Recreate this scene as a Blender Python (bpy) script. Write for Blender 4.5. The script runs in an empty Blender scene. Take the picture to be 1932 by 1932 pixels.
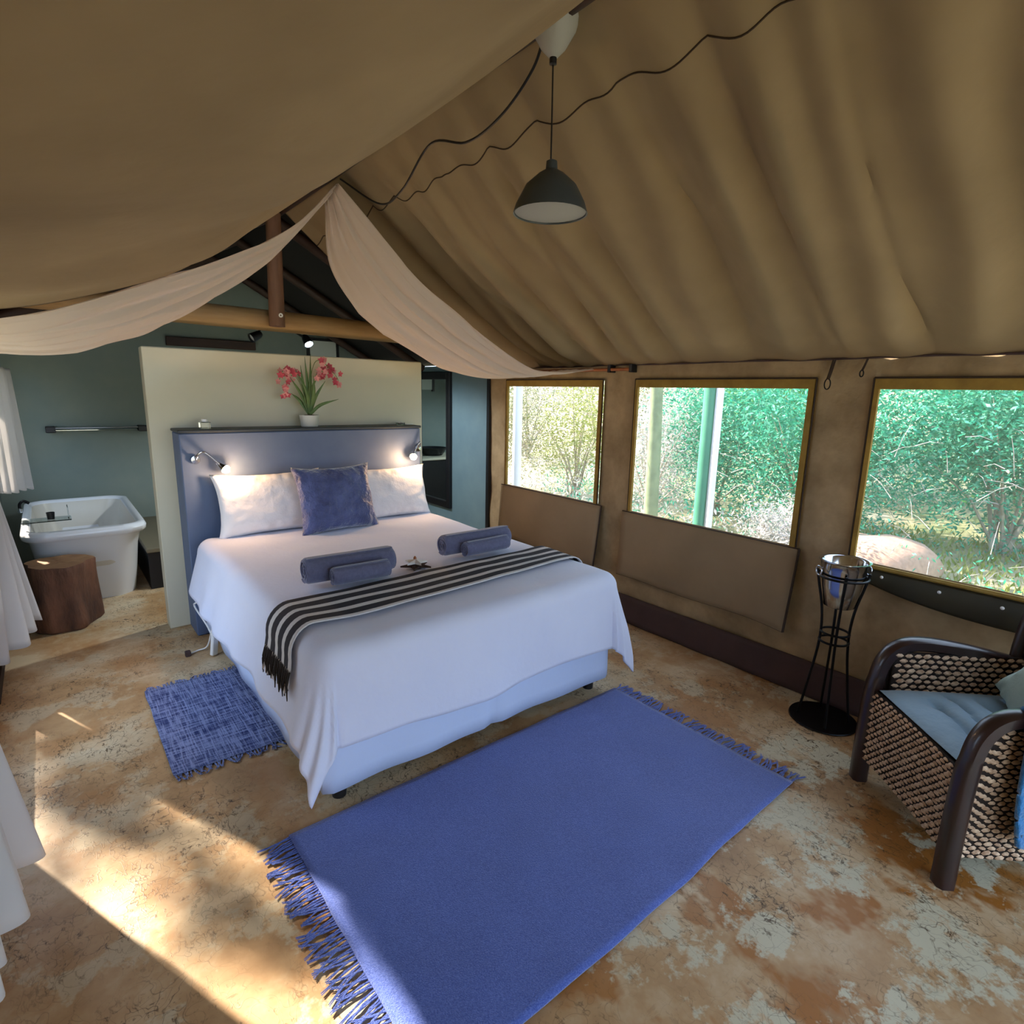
import bpy, math, random
from mathutils import Vector, Matrix, noise
random.seed(7)
C = bpy.context.scene.collection
S = bpy.context.scene

# ------------------------------------------------------------------ camera, world, sun, exposure
cam_d = bpy.data.cameras.new('camera'); cam = bpy.data.objects.new('camera', cam_d); C.objects.link(cam)
F_PX, YAW, PITCH, ROLL, EYE = 1079.18, .683899903, .204755745, -.0223504709, 1.6
cam_d.sensor_width = 36; cam_d.sensor_fit = 'HORIZONTAL'; cam_d.lens = 36 * F_PX / 1932
cam_d.clip_start = .02; cam_d.clip_end = 400
_f = Vector((math.sin(YAW)*math.cos(PITCH), math.cos(YAW)*math.cos(PITCH), -math.sin(PITCH)))
_r = Vector((math.cos(YAW), -math.sin(YAW), 0)); _d = _f.cross(_r)
_R = math.cos(ROLL)*_r + math.sin(ROLL)*_d; _D = -math.sin(ROLL)*_r + math.cos(ROLL)*_d
cam.matrix_world = Matrix(((_R.x, -_D.x, -_f.x, 0), (_R.y, -_D.y, -_f.y, 0), (_R.z, -_D.z, -_f.z, EYE), (0, 0, 0, 1)))
S.camera = cam
S.view_settings.view_transform = 'Standard'; S.view_settings.look = 'None'
S.view_settings.gamma = 1; S.view_settings.use_curve_mapping = False
S.view_settings.exposure = 0.75
S.cycles.use_adaptive_sampling = True; S.cycles.adaptive_threshold = .05; S.cycles.adaptive_min_samples = 16
S.cycles.max_bounces = 7; S.cycles.diffuse_bounces = 4; S.cycles.glossy_bounces = 3; S.cycles.transmission_bounces = 5; S.cycles.transparent_max_bounces = 6
S.cycles.caustics_reflective = False; S.cycles.caustics_refractive = False

w = bpy.data.worlds.new('sky'); S.world = w; w.use_nodes = True
bg = w.node_tree.nodes['Background']
bg.inputs[0].default_value = (.60, .76, 1.0, 1); bg.inputs[1].default_value = 2.4

SUN_DIR = Vector((.543, -1.24, -1.0))
sd = bpy.data.lights.new('sun', 'SUN'); sun = bpy.data.objects.new('sun', sd); C.objects.link(sun)
sd.energy = 15; sd.color = (1, .87, .73); sd.angle = math.radians(1.0)
sun.rotation_euler = SUN_DIR.to_track_quat('-Z', 'Y').to_euler()
sun.location = (-4, 10, 8)

# ------------------------------------------------------------------ materials
def lin(c):
    return tuple((v/255/12.92 if v/255 <= .04045 else ((v/255+.055)/1.055)**2.4) for v in c) + (1,)
class NT:
    def __init__(s, name):
        s.m = bpy.data.materials.new(name); s.m.use_nodes = True
        s.t = s.m.node_tree; s.b = s.t.nodes['Principled BSDF']; s.out = s.t.nodes['Material Output']
        s.co = s.t.nodes.new('ShaderNodeTexCoord')
    def n(s, kind, **kw):
        x = s.t.nodes.new('ShaderNode' + kind)
        for k, v in kw.items():
            if k.startswith('i_'): x.inputs[k[2:].replace('_', ' ')].default_value = v
            else: setattr(x, k, v)
        return x
    def l(s, a, b): s.t.links.new(a, b)
    def noise(s, scale, detail=4, rough=.6, stretch=None, coord='Object'):
        t = s.n('TexNoise'); t.inputs['Scale'].default_value = scale; t.inputs['Detail'].default_value = detail
        t.inputs['Roughness'].default_value = rough
        if stretch:
            mp = s.n('Mapping'); mp.inputs['Scale'].default_value = stretch
            s.l(s.co.outputs[coord], mp.inputs[0]); s.l(mp.outputs[0], t.inputs['Vector'])
        else: s.l(s.co.outputs[coord], t.inputs['Vector'])
        return t.outputs['Fac']
    def ramp(s, fac, stops, interp='LINEAR'):
        r = s.n('ValToRGB'); r.color_ramp.interpolation = interp
        e = r.color_ramp.elements
        while len(e) < len(stops): e.new(.5)
        for el, (p, c) in zip(e, stops): el.position = p; el.color = c if len(c) == 4 else lin(c)
        s.l(fac, r.inputs[0]); return r.outputs['Color']
    def mix(s, fac, a, b, mode='MIX'):
        x = s.n('Mix', data_type='RGBA', blend_type=mode)
        for i, v in ((0, fac), (6, a), (7, b)):
            if isinstance(v, (int, float, tuple)): x.inputs[i].default_value = v
            else: s.l(v, x.inputs[i])
        return x.outputs[2]
    def bump(s, h, strength=.3, dist=.01):
        b = s.n('Bump'); b.inputs['Strength'].default_value = strength; b.inputs['Distance'].default_value = dist
        s.l(h, b.inputs['Height']); s.l(b.outputs[0], s.b.inputs['Normal']); return b
def mat(name, c1, c2=None, rough=.7, metal=0., scale=20, bump=0., bscale=None, bdist=.005, stretch=None, translucent=0., sheen=0., spec=None, alpha=None, emit=None, estr=0, trans=0, coat=0):
    s = NT(name); b = s.b
    if c2: s.l(s.ramp(s.noise(scale, stretch=stretch), [(.3, c1), (.7, c2)]), b.inputs['Base Color'])
    else: b.inputs['Base Color'].default_value = lin(c1)
    b.inputs['Roughness'].default_value = rough; b.inputs['Metallic'].default_value = metal
    if spec is not None: b.inputs['Specular IOR Level'].default_value = spec
    if sheen: b.inputs['Sheen Weight'].default_value = sheen
    if trans: b.inputs['Transmission Weight'].default_value = trans
    if coat: b.inputs['Coat Weight'].default_value = coat
    if emit: b.inputs['Emission Color'].default_value = lin(emit); b.inputs['Emission Strength'].default_value = estr
    if bump: s.bump(s.noise(bscale or scale*3, stretch=stretch), bump, bdist)
    if translucent:
        tr = s.n('BsdfTranslucent'); mx = s.n('MixShader'); mx.inputs[0].default_value = translucent
        if c2: s.l(b.inputs['Base Color'].links[0].from_socket, tr.inputs[0])
        else: tr.inputs[0].default_value = lin(c1)
        s.l(b.outputs[0], mx.inputs[1]); s.l(tr.outputs[0], mx.inputs[2]); s.l(mx.outputs[0], s.out.inputs[0])
    return s.m

M = {}
M['canvas'] = mat('dapple_shaded_canvas', (182, 158, 122), (142, 120, 88), .9, scale=5, bump=.5, bscale=7, bdist=.03, translucent=.2)  # tan canvas; the darker blotches stand in for soft dappled shadows
M['lining'] = mat('ceiling_canvas', (160, 142, 112), (142, 124, 96), .9, scale=1.6, bump=.3, bscale=5, bdist=.02, translucent=.2)
M['flap'] = mat('flap_canvas', (152, 130, 100), (138, 118, 90), .9, scale=3, bump=.2, bscale=10, translucent=.05)
M['edge'] = mat('dark_edging', (52, 36, 22), rough=.8)
M['binding'] = mat('ochre_binding', (176, 146, 72), (150, 120, 58), .85, scale=12, translucent=.35)
M['skirt'] = mat('dark_brown_skirting_canvas', (74, 54, 52), (60, 44, 42), .75, scale=4, bump=.3, bscale=8)
M['olive'] = mat('olive_flap', (46, 40, 18), (36, 32, 14), .7, scale=5)
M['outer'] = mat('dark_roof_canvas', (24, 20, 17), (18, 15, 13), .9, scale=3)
M['bluewall'] = mat('slate_blue_paint', (126, 136, 128), (114, 128, 124), .75, scale=3, bump=.05, bscale=60)
M['bluewall2'] = mat('steel_blue_paint', (112, 138, 146), (100, 126, 138), .7, scale=3, bump=.05, bscale=60)
M['cream'] = mat('pale_sage_paint', (212, 206, 182), (204, 200, 176), .7, scale=2, bump=.06, bscale=50)
M['headblue'] = mat('slate_blue_headboard_paint', (90, 106, 134), (78, 94, 126), .55, scale=3, bump=.05, bscale=50)
M['ledge'] = mat('charcoal_ledge', (44, 52, 58), rough=.5)
M['duvet'] = mat('skylit_white_cotton', (214, 219, 238), (208, 214, 236), .85, scale=3, bump=.25, bscale=7, bdist=.02, sheen=.2)  # white cotton with the blue of the skylight tinted in
M['pillow'] = mat('white_pillow_cotton', (232, 230, 232), None, .85, bump=.4, bscale=9, bdist=.02, sheen=.2)
M['valance'] = mat('pale_valance', (194, 208, 236), None, .85, bump=.15, bscale=8, bdist=.01)
M['black'] = mat('black_metal', (14, 14, 16), rough=.4, metal=.6)
M['blackp'] = mat('black_plastic', (16, 17, 22), rough=.45)
M['chrome'] = mat('brushed_steel', (205, 208, 214), rough=.14, metal=1)
M['cushion'] = mat('navy_velvet', (24, 38, 94), (82, 94, 146), .55, scale=9, bump=1.0, bscale=11, bdist=.04, sheen=.8)
M['towel'] = mat('slate_towel', (86, 88, 116), (100, 102, 130), .95, scale=60, bump=.5, bscale=180, bdist=.004, sheen=.4)
M['voile'] = mat('white_voile', (240, 230, 222), None, .9, bump=.3, bscale=14, bdist=.01, translucent=.5)
M['curtain'] = mat('white_curtain', (226, 224, 222), None, .9, bump=.1, bscale=20, translucent=.35)
M['enamel'] = mat('white_enamel', (226, 230, 236), None, .18, coat=.4)
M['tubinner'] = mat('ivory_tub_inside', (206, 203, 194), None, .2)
M['bark'] = mat('rough_bark', (122, 80, 56), (66, 42, 30), .85, scale=9, bump=.9, bscale=14, bdist=.03, stretch=(1, 1, .35))
M['cutwood'] = mat('sawn_wood_top', (156, 118, 80), (120, 84, 54), .8, scale=8, bump=.3, bscale=24)
M['log'] = mat('debarked_log', (172, 140, 96), (140, 108, 68), .7, scale=4, bump=.3, bscale=18, stretch=(.4, 3, 3))
M['post'] = mat('reddish_log', (134, 98, 76), (104, 74, 56), .7, scale=5, bump=.3, bscale=18, stretch=(3, 3, .4))
M['darkwood'] = mat('dark_wood', (58, 32, 18), (38, 20, 12), .6, scale=6, stretch=(.4, 3, 3))
M['rattanwood'] = mat('espresso_wood', (48, 28, 26), (34, 20, 18), .32, scale=8, coat=.3)
M['weavedark'] = mat('dark_weave_backing', (40, 27, 20), (24, 16, 12), .9, scale=60, bump=.6, bscale=90)
M['strand'] = mat('seagrass_strand', (238, 212, 180), (166, 128, 96), .75, scale=45, bump=.3, bscale=120)
M['seatblue'] = mat('steel_blue_seat_pad', (156, 188, 208), (140, 174, 198), .85, scale=5, bump=.4, bscale=10, bdist=.02, sheen=.3)
M['paleteal'] = mat('pale_teal_cushion', (176, 194, 180), (160, 180, 168), .9, scale=8, bump=.3, bscale=90)
M['brightblue'] = mat('bright_blue_throw', (20, 104, 168), (40, 132, 196), .95, scale=50, bump=.7, bscale=120, bdist=.01, sheen=.5)
M['glass'] = mat('clear_glass', (235, 245, 245), rough=.03, trans=1)
M['white'] = mat('white_plastic', (232, 232, 230), rough=.4)
M['ceramic'] = mat('white_ribbed_ceramic', (222, 218, 208), rough=.35)
M['soil'] = mat('reddish_moss', (110, 60, 50), (80, 50, 36), .95, scale=60)
M['leafg'] = mat('strap_leaf_green', (62, 92, 44), (96, 122, 60), .5, scale=12)
M['petal'] = mat('pink_petal', (206, 92, 108), (184, 60, 84), .6, scale=30, translucent=.25)
M['petal2'] = mat('pale_pink_petal', (220, 150, 150), None, .6, translucent=.25)
M['copper'] = mat('orange_brown_cane', (176, 104, 58), (140, 78, 40), .5, scale=12)
M['mirror'] = mat('mirror_silver', (205, 222, 226), rough=.02, metal=1)
M['shade'] = mat('smoked_grey_lamp_glass', (74, 82, 86), rough=.35, translucent=.3)
M['diffuser'] = mat('opal_diffuser', (215, 215, 212), rough=.4, translucent=.5)
M['bulbw'] = mat('warm_bulb', (255, 235, 205), emit=(255, 196, 128), estr=90)
M['bulbc'] = mat('cool_bulb', (235, 245, 255), emit=(214, 236, 255), estr=45)
M['greypanel'] = mat('spotlit_grey_panel', (196, 204, 198), None, .5)  # grey lightened to carry the spotlight's light on the panel
M['darkledge'] = mat('near_black_tile', (18, 20, 26), None, .4)
M['paleledge'] = mat('pale_brown_ledge_top', (112, 104, 84), None, .5)
M['outpost'] = mat('green_shaded_post', (58, 140, 112), (80, 158, 130), .6, scale=5)  # green as seen on the post's shaded side
M['outpostw'] = mat('white_post_and_lit_edge', (226, 228, 232), rough=.6)  # white post, also used for the lit edge of the green one
M['trunk'] = mat('pale_sage_trunk', (150, 164, 128), (112, 128, 100), .9, scale=9, bump=.5, bscale=20)
M['twig'] = mat('pale_twig', (190, 182, 168), (140, 128, 112), .9, scale=9)
M['rock'] = mat('pink_granite', (196, 160, 138), (156, 128, 110), .9, scale=30, bump=.4, bscale=60)
M['concrete'] = mat('pale_deck', (150, 140, 124), (130, 120, 104), .9, scale=6)
def leafmat(name, a, b, c):
    s = NT(name); s.l(s.ramp(s.noise(9, 2), [(.32, a), (.5, b), (.68, c)]), s.b.inputs['Base Color']); s.b.inputs['Roughness'].default_value = .55
    tr = s.n('BsdfTranslucent'); mx = s.n('MixShader'); mx.inputs[0].default_value = .35
    s.l(s.b.inputs['Base Color'].links[0].from_socket, tr.inputs[0])
    s.l(s.b.outputs[0], mx.inputs[1]); s.l(tr.outputs[0], mx.inputs[2]); s.l(mx.outputs[0], s.out.inputs[0]); return s.m
M['teal'] = leafmat('teal_green_leaves', (16, 128, 100), (52, 166, 134), (140, 206, 180))
M['green'] = leafmat('fresh_green_leaves', (60, 140, 84), (96, 170, 96), (160, 200, 120))
M['sage'] = leafmat('pale_sage_leaves', (84, 100, 66), (136, 146, 112), (190, 184, 166))
M['yellowg'] = leafmat('yellow_green_leaves', (116, 138, 44), (148, 160, 84), (190, 186, 140))
M['blossom'] = leafmat('white_blossom_leaves', (120, 140, 128), (190, 186, 184), (225, 218, 218))
M['darkg'] = leafmat('olive_tree_leaves', (50, 80, 40), (70, 100, 50), (96, 124, 66))

# floor: worn stained concrete
s = NT('stained_concrete'); b = s.b
base = s.ramp(s.noise(1.6, 6, .65), [(.30, (150, 110, 68)), (.48, (188, 152, 108)), (.62, (214, 192, 156))])
rust = s.ramp(s.noise(1.9, 5, .6, (1.2, .8, 1)), [(.53, (0, 0, 0)), (.57, (255, 255, 255))])
sep = s.n('SeparateXYZ'); s.l(s.co.outputs['Object'], sep.inputs[0])
near = s.n('MapRange'); near.inputs[1].default_value = 1.9; near.inputs[2].default_value = .4; near.inputs[3].default_value = .35; near.inputs[4].default_value = 1
s.l(sep.outputs[1], near.inputs[0])
mm = s.n('Math', operation='MULTIPLY'); s.l(rust, mm.inputs[0]); s.l(near.outputs[0], mm.inputs[1])
c1 = s.mix(mm.outputs[0], base, lin((166, 108, 46)))
pale = s.ramp(s.noise(2.7, 6, .7), [(.52, (0, 0, 0)), (.56, (255, 255, 255))])
pm = s.n('Math', operation='MULTIPLY'); s.l(pale, pm.inputs[0]); s.l(near.outputs[0], pm.inputs[1])
c2 = s.mix(pm.outputs[0], c1, lin((208, 202, 174)))
def streak(st, sc, lo, hi):
    r = s.ramp(s.noise(sc, 5, .75, st), [(lo, (255, 255, 255)), (hi, (0, 0, 0))])
    return r
k1 = streak((1, .5, 1), 30, .36, .41); k2 = streak((.35, 1.1, 1), 22, .33, .38)
vor = s.n('TexVoronoi', feature='DISTANCE_TO_EDGE'); vor.inputs['Scale'].default_value = 7
wmp = s.n('TexNoise'); wmp.inputs['Scale'].default_value = 5; s.l(s.co.outputs['Object'], wmp.inputs['Vector'])
addv = s.n('VectorMath', operation='ADD'); s.l(s.co.outputs['Object'], addv.inputs[0]); s.l(wmp.outputs['Color'], addv.inputs[1]); s.l(addv.outputs[0], vor.inputs['Vector'])
crk = s.ramp(vor.outputs['Distance'], [(.0, (255, 255, 255)), (.018, (0, 0, 0))])
gate = s.ramp(s.noise(1.3, 3), [(.38, (40, 40, 40)), (.55, (255, 255, 255))])
def squig(st, sc, w_):
    return s.ramp(s.noise(sc, 2.5, .6, st), [(.5-w_, (0, 0, 0)), (.5, (255, 255, 255)), (.5+w_, (0, 0, 0))])
q1 = s.mix(1.0, squig((1, 1, 1), 11, .014), s.ramp(s.noise(5, 3), [(.5, (0, 0, 0)), (.56, (255, 255, 255))]), 'MULTIPLY')
q2 = s.mix(1.0, squig((1.3, .5, 1), 23, .022), s.ramp(s.noise(7, 3), [(.5, (0, 0, 0)), (.58, (255, 255, 255))]), 'MULTIPLY')
speck = s.ramp(s.noise(48, 3, .7), [(.30, (255, 255, 255)), (.36, (0, 0, 0))])
g1 = s.mix(1.0, k1, k2, 'ADD'); g1 = s.mix(1.0, g1, q1, 'ADD'); g1 = s.mix(1.0, g1, q2, 'ADD'); g1 = s.mix(.7, g1, speck, 'ADD'); g2 = s.mix(.8, g1, crk, 'ADD'); g3 = s.mix(1.0, g2, gate, 'MULTIPLY')
g4 = s.n('Math', operation='MULTIPLY'); s.l(g3, g4.inputs[0]); g4.inputs[1].default_value = .85
c3 = s.mix(g4.outputs[0], c2, lin((84, 62, 38)))
s.l(c3, b.inputs['Base Color']); b.inputs['Roughness'].default_value = .42
s.bump(g3, .15, .003)
M['floor'] = s.m

s = NT('blue_wool_rug')
c = s.mix(s.ramp(s.noise(220, 2), [(.35, (0, 0, 0)), (.7, (255, 255, 255))]), lin((58, 82, 160)), lin((104, 126, 200)))
s.l(s.mix(.25, c, s.ramp(s.noise(4), [(.3, (52, 72, 146)), (.7, (78, 104, 190))])), s.b.inputs['Base Color'])
s.b.inputs['Roughness'].default_value = .95; s.b.inputs['Sheen Weight'].default_value = .5
s.bump(s.noise(260, 2), .8, .004); M['rug'] = s.m
s = NT('denim_slub_weave')
a1 = s.ramp(s.noise(150, 2, .5, (1, .06, 1)), [(.42, (0, 0, 0)), (.68, (255, 255, 255))])
a2 = s.ramp(s.noise(150, 2, .5, (.06, 1, 1)), [(.42, (0, 0, 0)), (.68, (255, 255, 255))])
ad = s.mix(1., a1, a2, 'ADD')
s.l(s.mix(ad, lin((38, 52, 104)), lin((132, 144, 188))), s.b.inputs['Base Color']); s.b.inputs['Roughness'].default_value = .95
s.bump(ad, .6, .004); M['mat'] = s.m
s = NT('striped_throw')
uv = s.n('SeparateXYZ'); s.l(s.co.outputs['UV'], uv.inputs[0])
W_, K_ = (205, 202, 200), (34, 32, 40)
s.l(s.ramp(uv.outputs[1], [(0, K_), (.12, W_), (.24, K_), (.42, W_), (.52, K_), (.68, W_), (.78, K_), (.93, W_)], 'CONSTANT'), s.b.inputs['Base Color'])
s.b.inputs['Roughness'].default_value = .95; s.bump(s.noise(150, 2), .4, .003); M['throw'] = s.m
# insect gauze
s = NT('insect_gauze'); tp = s.n('BsdfTransparent'); mx = s.n('MixShader'); mx.inputs[0].default_value = .26
s.b.inputs['Base Color'].default_value = lin((214, 220, 214)); s.b.inputs['Roughness'].default_value = .9
s.l(tp.outputs[0], mx.inputs[1]); s.l(s.b.outputs[0], mx.inputs[2]); s.l(mx.outputs[0], s.out.inputs[0]); M['gauze'] = s.m
# ground: pale sandy soil with grass patches
s = NT('sandy_ground')
s.l(s.ramp(s.noise(.8, 6), [(.35, (110, 124, 80)), (.52, (168, 158, 130)), (.7, (196, 184, 164))]), s.b.inputs['Base Color'])
s.b.inputs['Roughness'].default_value = .95; M['sand'] = s.m

# ------------------------------------------------------------------ mesh helpers (world coordinates in, local out)
ORG = {}
class MB:
    def __init__(s): s.v = []; s.f = []; s.uv = None
    def add(s, vs, fs):
        o = len(s.v); s.v += [tuple(p) for p in vs]; s.f += [tuple(i+o for i in f) for f in fs]; return s
    def box(s, lo, hi, bevel=0, mx=None):
        x0, y0, z0 = lo; x1, y1, z1 = hi
        if bevel:
            e = bevel; prof = []
            for z, ins in ((z0, e), (z0+e, 0), (z1-e, 0), (z1, e)):
                a, b_, c, d = x0+ins, x1-ins, y0+ins, y1-ins; k = e*.6
                prof.append([(a+k, c, z), (b_-k, c, z), (b_, c+k, z), (b_, d-k, z), (b_-k, d, z), (a+k, d, z), (a, d-k, z), (a, c+k, z)])
            vs = [p for r in prof for p in r]; fs = [tuple(range(7, -1, -1)), tuple(range(24, 32))]
            for r in range(3):
                for i in range(8): fs.append((r*8+i, r*8+(i+1) % 8, r*8+8+(i+1) % 8, r*8+8+i))
        else:
            vs = [(x0, y0, z0), (x1, y0, z0), (x1, y1, z0), (x0, y1, z0), (x0, y0, z1), (x1, y0, z1), (x1, y1, z1), (x0, y1, z1)]
            fs = [(0, 3, 2, 1), (4, 5, 6, 7), (0, 1, 5, 4), (1, 2, 6, 5), (2, 3, 7, 6), (3, 0, 4, 7)]
        if mx is not None: vs = [mx @ Vector(p) for p in vs]
        return s.add(vs, fs)
    def tube(s, pts, r, n=8, cap=True, closed=False, flat=None):
        pts = [Vector(p) for p in pts]; N = len(pts); vs = []; fs = []; prev = None
        for i, p in enumerate(pts):
            if closed: t = pts[(i+1) % N] - pts[i-1]
            else: t = pts[min(i+1, N-1)] - pts[max(i-1, 0)]
            t.normalize()
            if prev is None: a = t.orthogonal().normalized() if abs(t.z) > .9 else t.cross(Vector((0, 0, 1))).normalized()
            else: a = (prev - t*prev.dot(t)).normalized()
            prev = a; b_ = t.cross(a); ri = r[i] if isinstance(r, (list, tuple)) else r
            for k in range(n):
                q = 2*math.pi*k/n; fl = flat or 1
                vs.append(p + (a*math.cos(q) + b_*math.sin(q)*fl)*ri)
        for i in range(N if closed else N-1):
            for k in range(n): fs.append((i*n+k, i*n+(k+1) % n, ((i+1) % N)*n+(k+1) % n, ((i+1) % N)*n+k))
        if cap and not closed: fs += [tuple(range(n-1, -1, -1)), tuple(range((N-1)*n, N*n))]
        return s.add(vs, fs)
    def lathe(s, prof, c=(0, 0, 0), n=24, axis=None, cap=False):
        vs = []; fs = []; m = len(prof)
        R = Vector((0, 0, 1)).rotation_difference(Vector(axis)).to_matrix() if axis else None
        for k in range(n):
            q = 2*math.pi*k/n
            for r, z in prof:
                p = Vector((r*math.cos(q), r*math.sin(q), z)); p = R @ p if R else p; vs.append(p + Vector(c))
        for k in range(n):
            k2 = (k+1) % n
            for i in range(m-1): fs.append((k*m+i, k2*m+i, k2*m+i+1, k*m+i+1))
        if cap: fs += [tuple(k*m for k in range(n-1, -1, -1)), tuple(k*m+m-1 for k in range(n))]
        return s.add(vs, fs)
    def grid(s, fn, nu, nv):
        o = len(s.v); uv = []
        for j in range(nv+1):
            for i in range(nu+1): s.v.append(tuple(fn(i/nu, j/nv))); uv.append((i/nu, j/nv))
        for j in range(nv):
            for i in range(nu):
                a = o + j*(nu+1) + i; s.f.append((a, a+1, a+nu+2, a+nu+1))
        s.uv = (s.uv or []) + uv; return s
    def build(s, name, m, parent=None, smooth=True, solid=0, sub=0, kind=None, label=None, weld=False, offset=0):
        o0 = ORG.get(parent.name, Vector()) if parent else Vector()
        me = bpy.data.meshes.new(name); me.from_pydata([Vector(p)-o0 for p in s.v], [], s.f); me.update()
        if s.uv and len(s.uv) == len(s.v):
            ul = me.uv_layers.new(name='UVMap')
            for lp in me.loops: ul.data[lp.index].uv = s.uv[lp.vertex_index]
        if smooth:
            for p in me.polygons: p.use_smooth = True
        o = bpy.data.objects.new(name, me); C.objects.link(o); o.data.materials.append(m)
        ORG[o.name] = o0
        if parent: o.parent = parent
        if solid:
            md = o.modifiers.new('solid', 'SOLIDIFY'); md.thickness = solid; md.offset = offset
        if sub: md = o.modifiers.new('sub', 'SUBSURF'); md.levels = md.render_levels = sub
        if smooth:
            try: me.set_sharp_from_angle(angle=math.radians(48))
            except Exception: pass
        if kind: o['kind'] = kind
        if label: o['label'] = label
        return o
def thing(name, label, cat, loc=(0, 0, 0), group=None):
    o = bpy.data.objects.new(name, None); C.objects.link(o); o.location = loc; o.empty_display_size = .1
    ORG[o.name] = Vector(loc); tag(o, label, cat, group); return o
def tag(o, label, cat, group=None):
    o['label'] = label; o['category'] = cat
    if group: o['group'] = group
    return o
def struct(o, label=None, cat=None):
    o['kind'] = 'structure'
    if label: o['label'] = label
    if cat: o['category'] = cat
    return o
def sroot(name, label, cat, loc=(0, 0, 0)):
    return struct(thing(name, label, cat, loc))
def cat_rom(pts, n):
    pts = [Vector(p) for p in pts]; P = [2*pts[0]-pts[1]] + pts + [2*pts[-1]-pts[-2]]; out = []
    for k in range(n+1):
        t = k/n*(len(pts)-1); i = min(int(t), len(pts)-2); t -= i
        a, b_, c, d = P[i:i+4]
        out.append(.5*((2*b_) + (c-a)*t + (2*a-5*b_+4*c-d)*t*t + (3*b_-a-3*c+d)*t**3))
    return out
def N3(x, y, z=0, sc=1): return noise.noise(Vector((x*sc, y*sc, z*sc)))

# ------------------------------------------------------------------ the setting
XL, XR, YP, YB, YF = -.36, 3.15, 4.217, 6.5, -1.6      # left wall, right wall, partition plane, bathroom back wall, front
RX, RZ, EZ = 1.4, 2.77, 1.81
struct(MB().box((XL-.1, YF-.1, -.12), (XR+.12, YB+.1, 0)).build('floor', M['floor'], smooth=False), 'worn tan concrete floor with rust stains and pale patches', 'floor')
def gz(x, y): return -.16 + .25*max(0, N3(x, y, 3, .12)) + .05*N3(x, y, 1, .5) + max(0, (x-7))*.10
def gfn(u, v):
    x = -30+u*85; y = -25+v*75; inside = XL-1.5 < x < XR+1.5 and YF-1.5 < y < YB+1.5
    return (x, y, min(gz(x, y), -.16) if inside or x < 6 and x > -8 else gz(x, y))
struct(MB().grid(gfn, 85, 75).build('ground', M['sand']), 'pale sandy ground with grass patches outside the tent', 'ground')

# right canvas wall with three window openings
WIN = [(2.845, 3.945), (1.375, 2.545), (-.16, 1.095)]
WZ0, WZ1 = .806, 1.705
def axis_cuts(a, b_, step, extra):
    n = max(1, round((b_-a)/step)); c = sorted(set([round(a+(b_-a)*i/n, 4) for i in range(n+1)] + list(extra)))
    out = [c[0]]
    for v in c[1:]:
        if v-out[-1] > .008: out.append(v)
        elif v in extra: out[-1] = v
    return out
def holed_wall(x, y0, y1, z0, z1, holes, amp, step=.05, seed=0):
    ys = axis_cuts(y0, y1, step, [h[0] for h in holes]+[h[1] for h in holes]); zs = axis_cuts(z0, z1, step, [h[2] for h in holes]+[h[3] for h in holes])
    mb = MB(); idx = {}
    for i in range(len(ys)-1):
        for j in range(len(zs)-1):
            ym, zm = (ys[i]+ys[i+1])/2, (zs[j]+zs[j+1])/2
            if any(h[0] < ym < h[1] and h[2] < zm < h[3] for h in holes): continue
            f = []
            for (a, b_) in ((i, j), (i+1, j), (i+1, j+1), (i, j+1)):
                if (a, b_) not in idx:
                    y, z = ys[a], zs[b_]
                    d = min([max(h[0]-y, y-h[1], h[2]-z, z-h[3]) for h in holes] + [.3]); k = min(1, max(0, d/.12))*min(1, (z-z0)/.1+.2)
                    dx = amp*k*(N3(y, z, seed, 3)*1.2 + .5*math.sin(y*31+N3(y, z, 5, 2)*4)*(1 if z > WZ1 else .35) + .6*N3(y, z*.35, 9, 9))
                    idx[(a, b_)] = len(mb.v); mb.v.append((x+dx, y, z))
                f.append(idx[(a, b_)])
            mb.f.append(tuple(f))
    return mb
struct(holed_wall(XR, YF, YP, 0, EZ+.05, [(a, b_, WZ0, WZ1) for a, b_ in WIN], .013).build('wall_right', M['canvas'], solid=.006), 'tan canvas tent side wall with three gauze windows', 'wall')
# dark skirting along the foot of the canvas wall
def skfn(u, v):
    y = YF+u*(YP-YF); z = .004+v*.187; return (XR-.02-.035*(1-v)-.008*N3(y, z, 2, 5), y, z)
struct(MB().grid(skfn, 120, 6).build('baseboard_right', M['skirt'], solid=.01), 'dark brown canvas skirting at the foot of the tent wall', 'baseboard')

def window(i, y0, y1, lab):
    w_ = sroot('window_%d' % i, lab, 'window', (XR-.01, (y0+y1)/2, WZ0))
    t, sb = .048, .03
    MB().box((XR-.028, y0, WZ1-t), (XR-.008, y1, WZ1)).build('top_binding', M['binding'], w_, False)
    for a, b_ in ((y0, y0+sb), (y1-sb*.7, y1)):
        MB().box((XR-.028, a, WZ0), (XR-.008, b_, WZ1-t)).build('side_binding', M['binding'], w_, False)
    e = MB(); r = .005
    for p, q in (((y0-.006, WZ0), (y0-.006, WZ1+.006)), ((y1+.006, WZ0), (y1+.006, WZ1+.006)), ((y0-.006, WZ1+.006), (y1+.006, WZ1+.006))):
        e.tube([(XR-.022, p[0], p[1]), (XR-.022, q[0], q[1])], r, 6)
    e.build('edge_piping', M['edge'], w_)
    MB().grid(lambda u, v: (XR+.004+.006*N3(u*4, v*4, i), y0+.02+u*(y1-y0-.04), WZ0-.01+v*(WZ1-WZ0-.02)), 24, 20).build('gauze_pane', M['gauze'], w_)
    return w_
w1 = window(1, *WIN[0], 'small square gauze window farthest along the canvas wall beside the blue wall')
w2 = window(2, *WIN[1], 'gauze window with a green post behind it, middle of the canvas wall')
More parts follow.
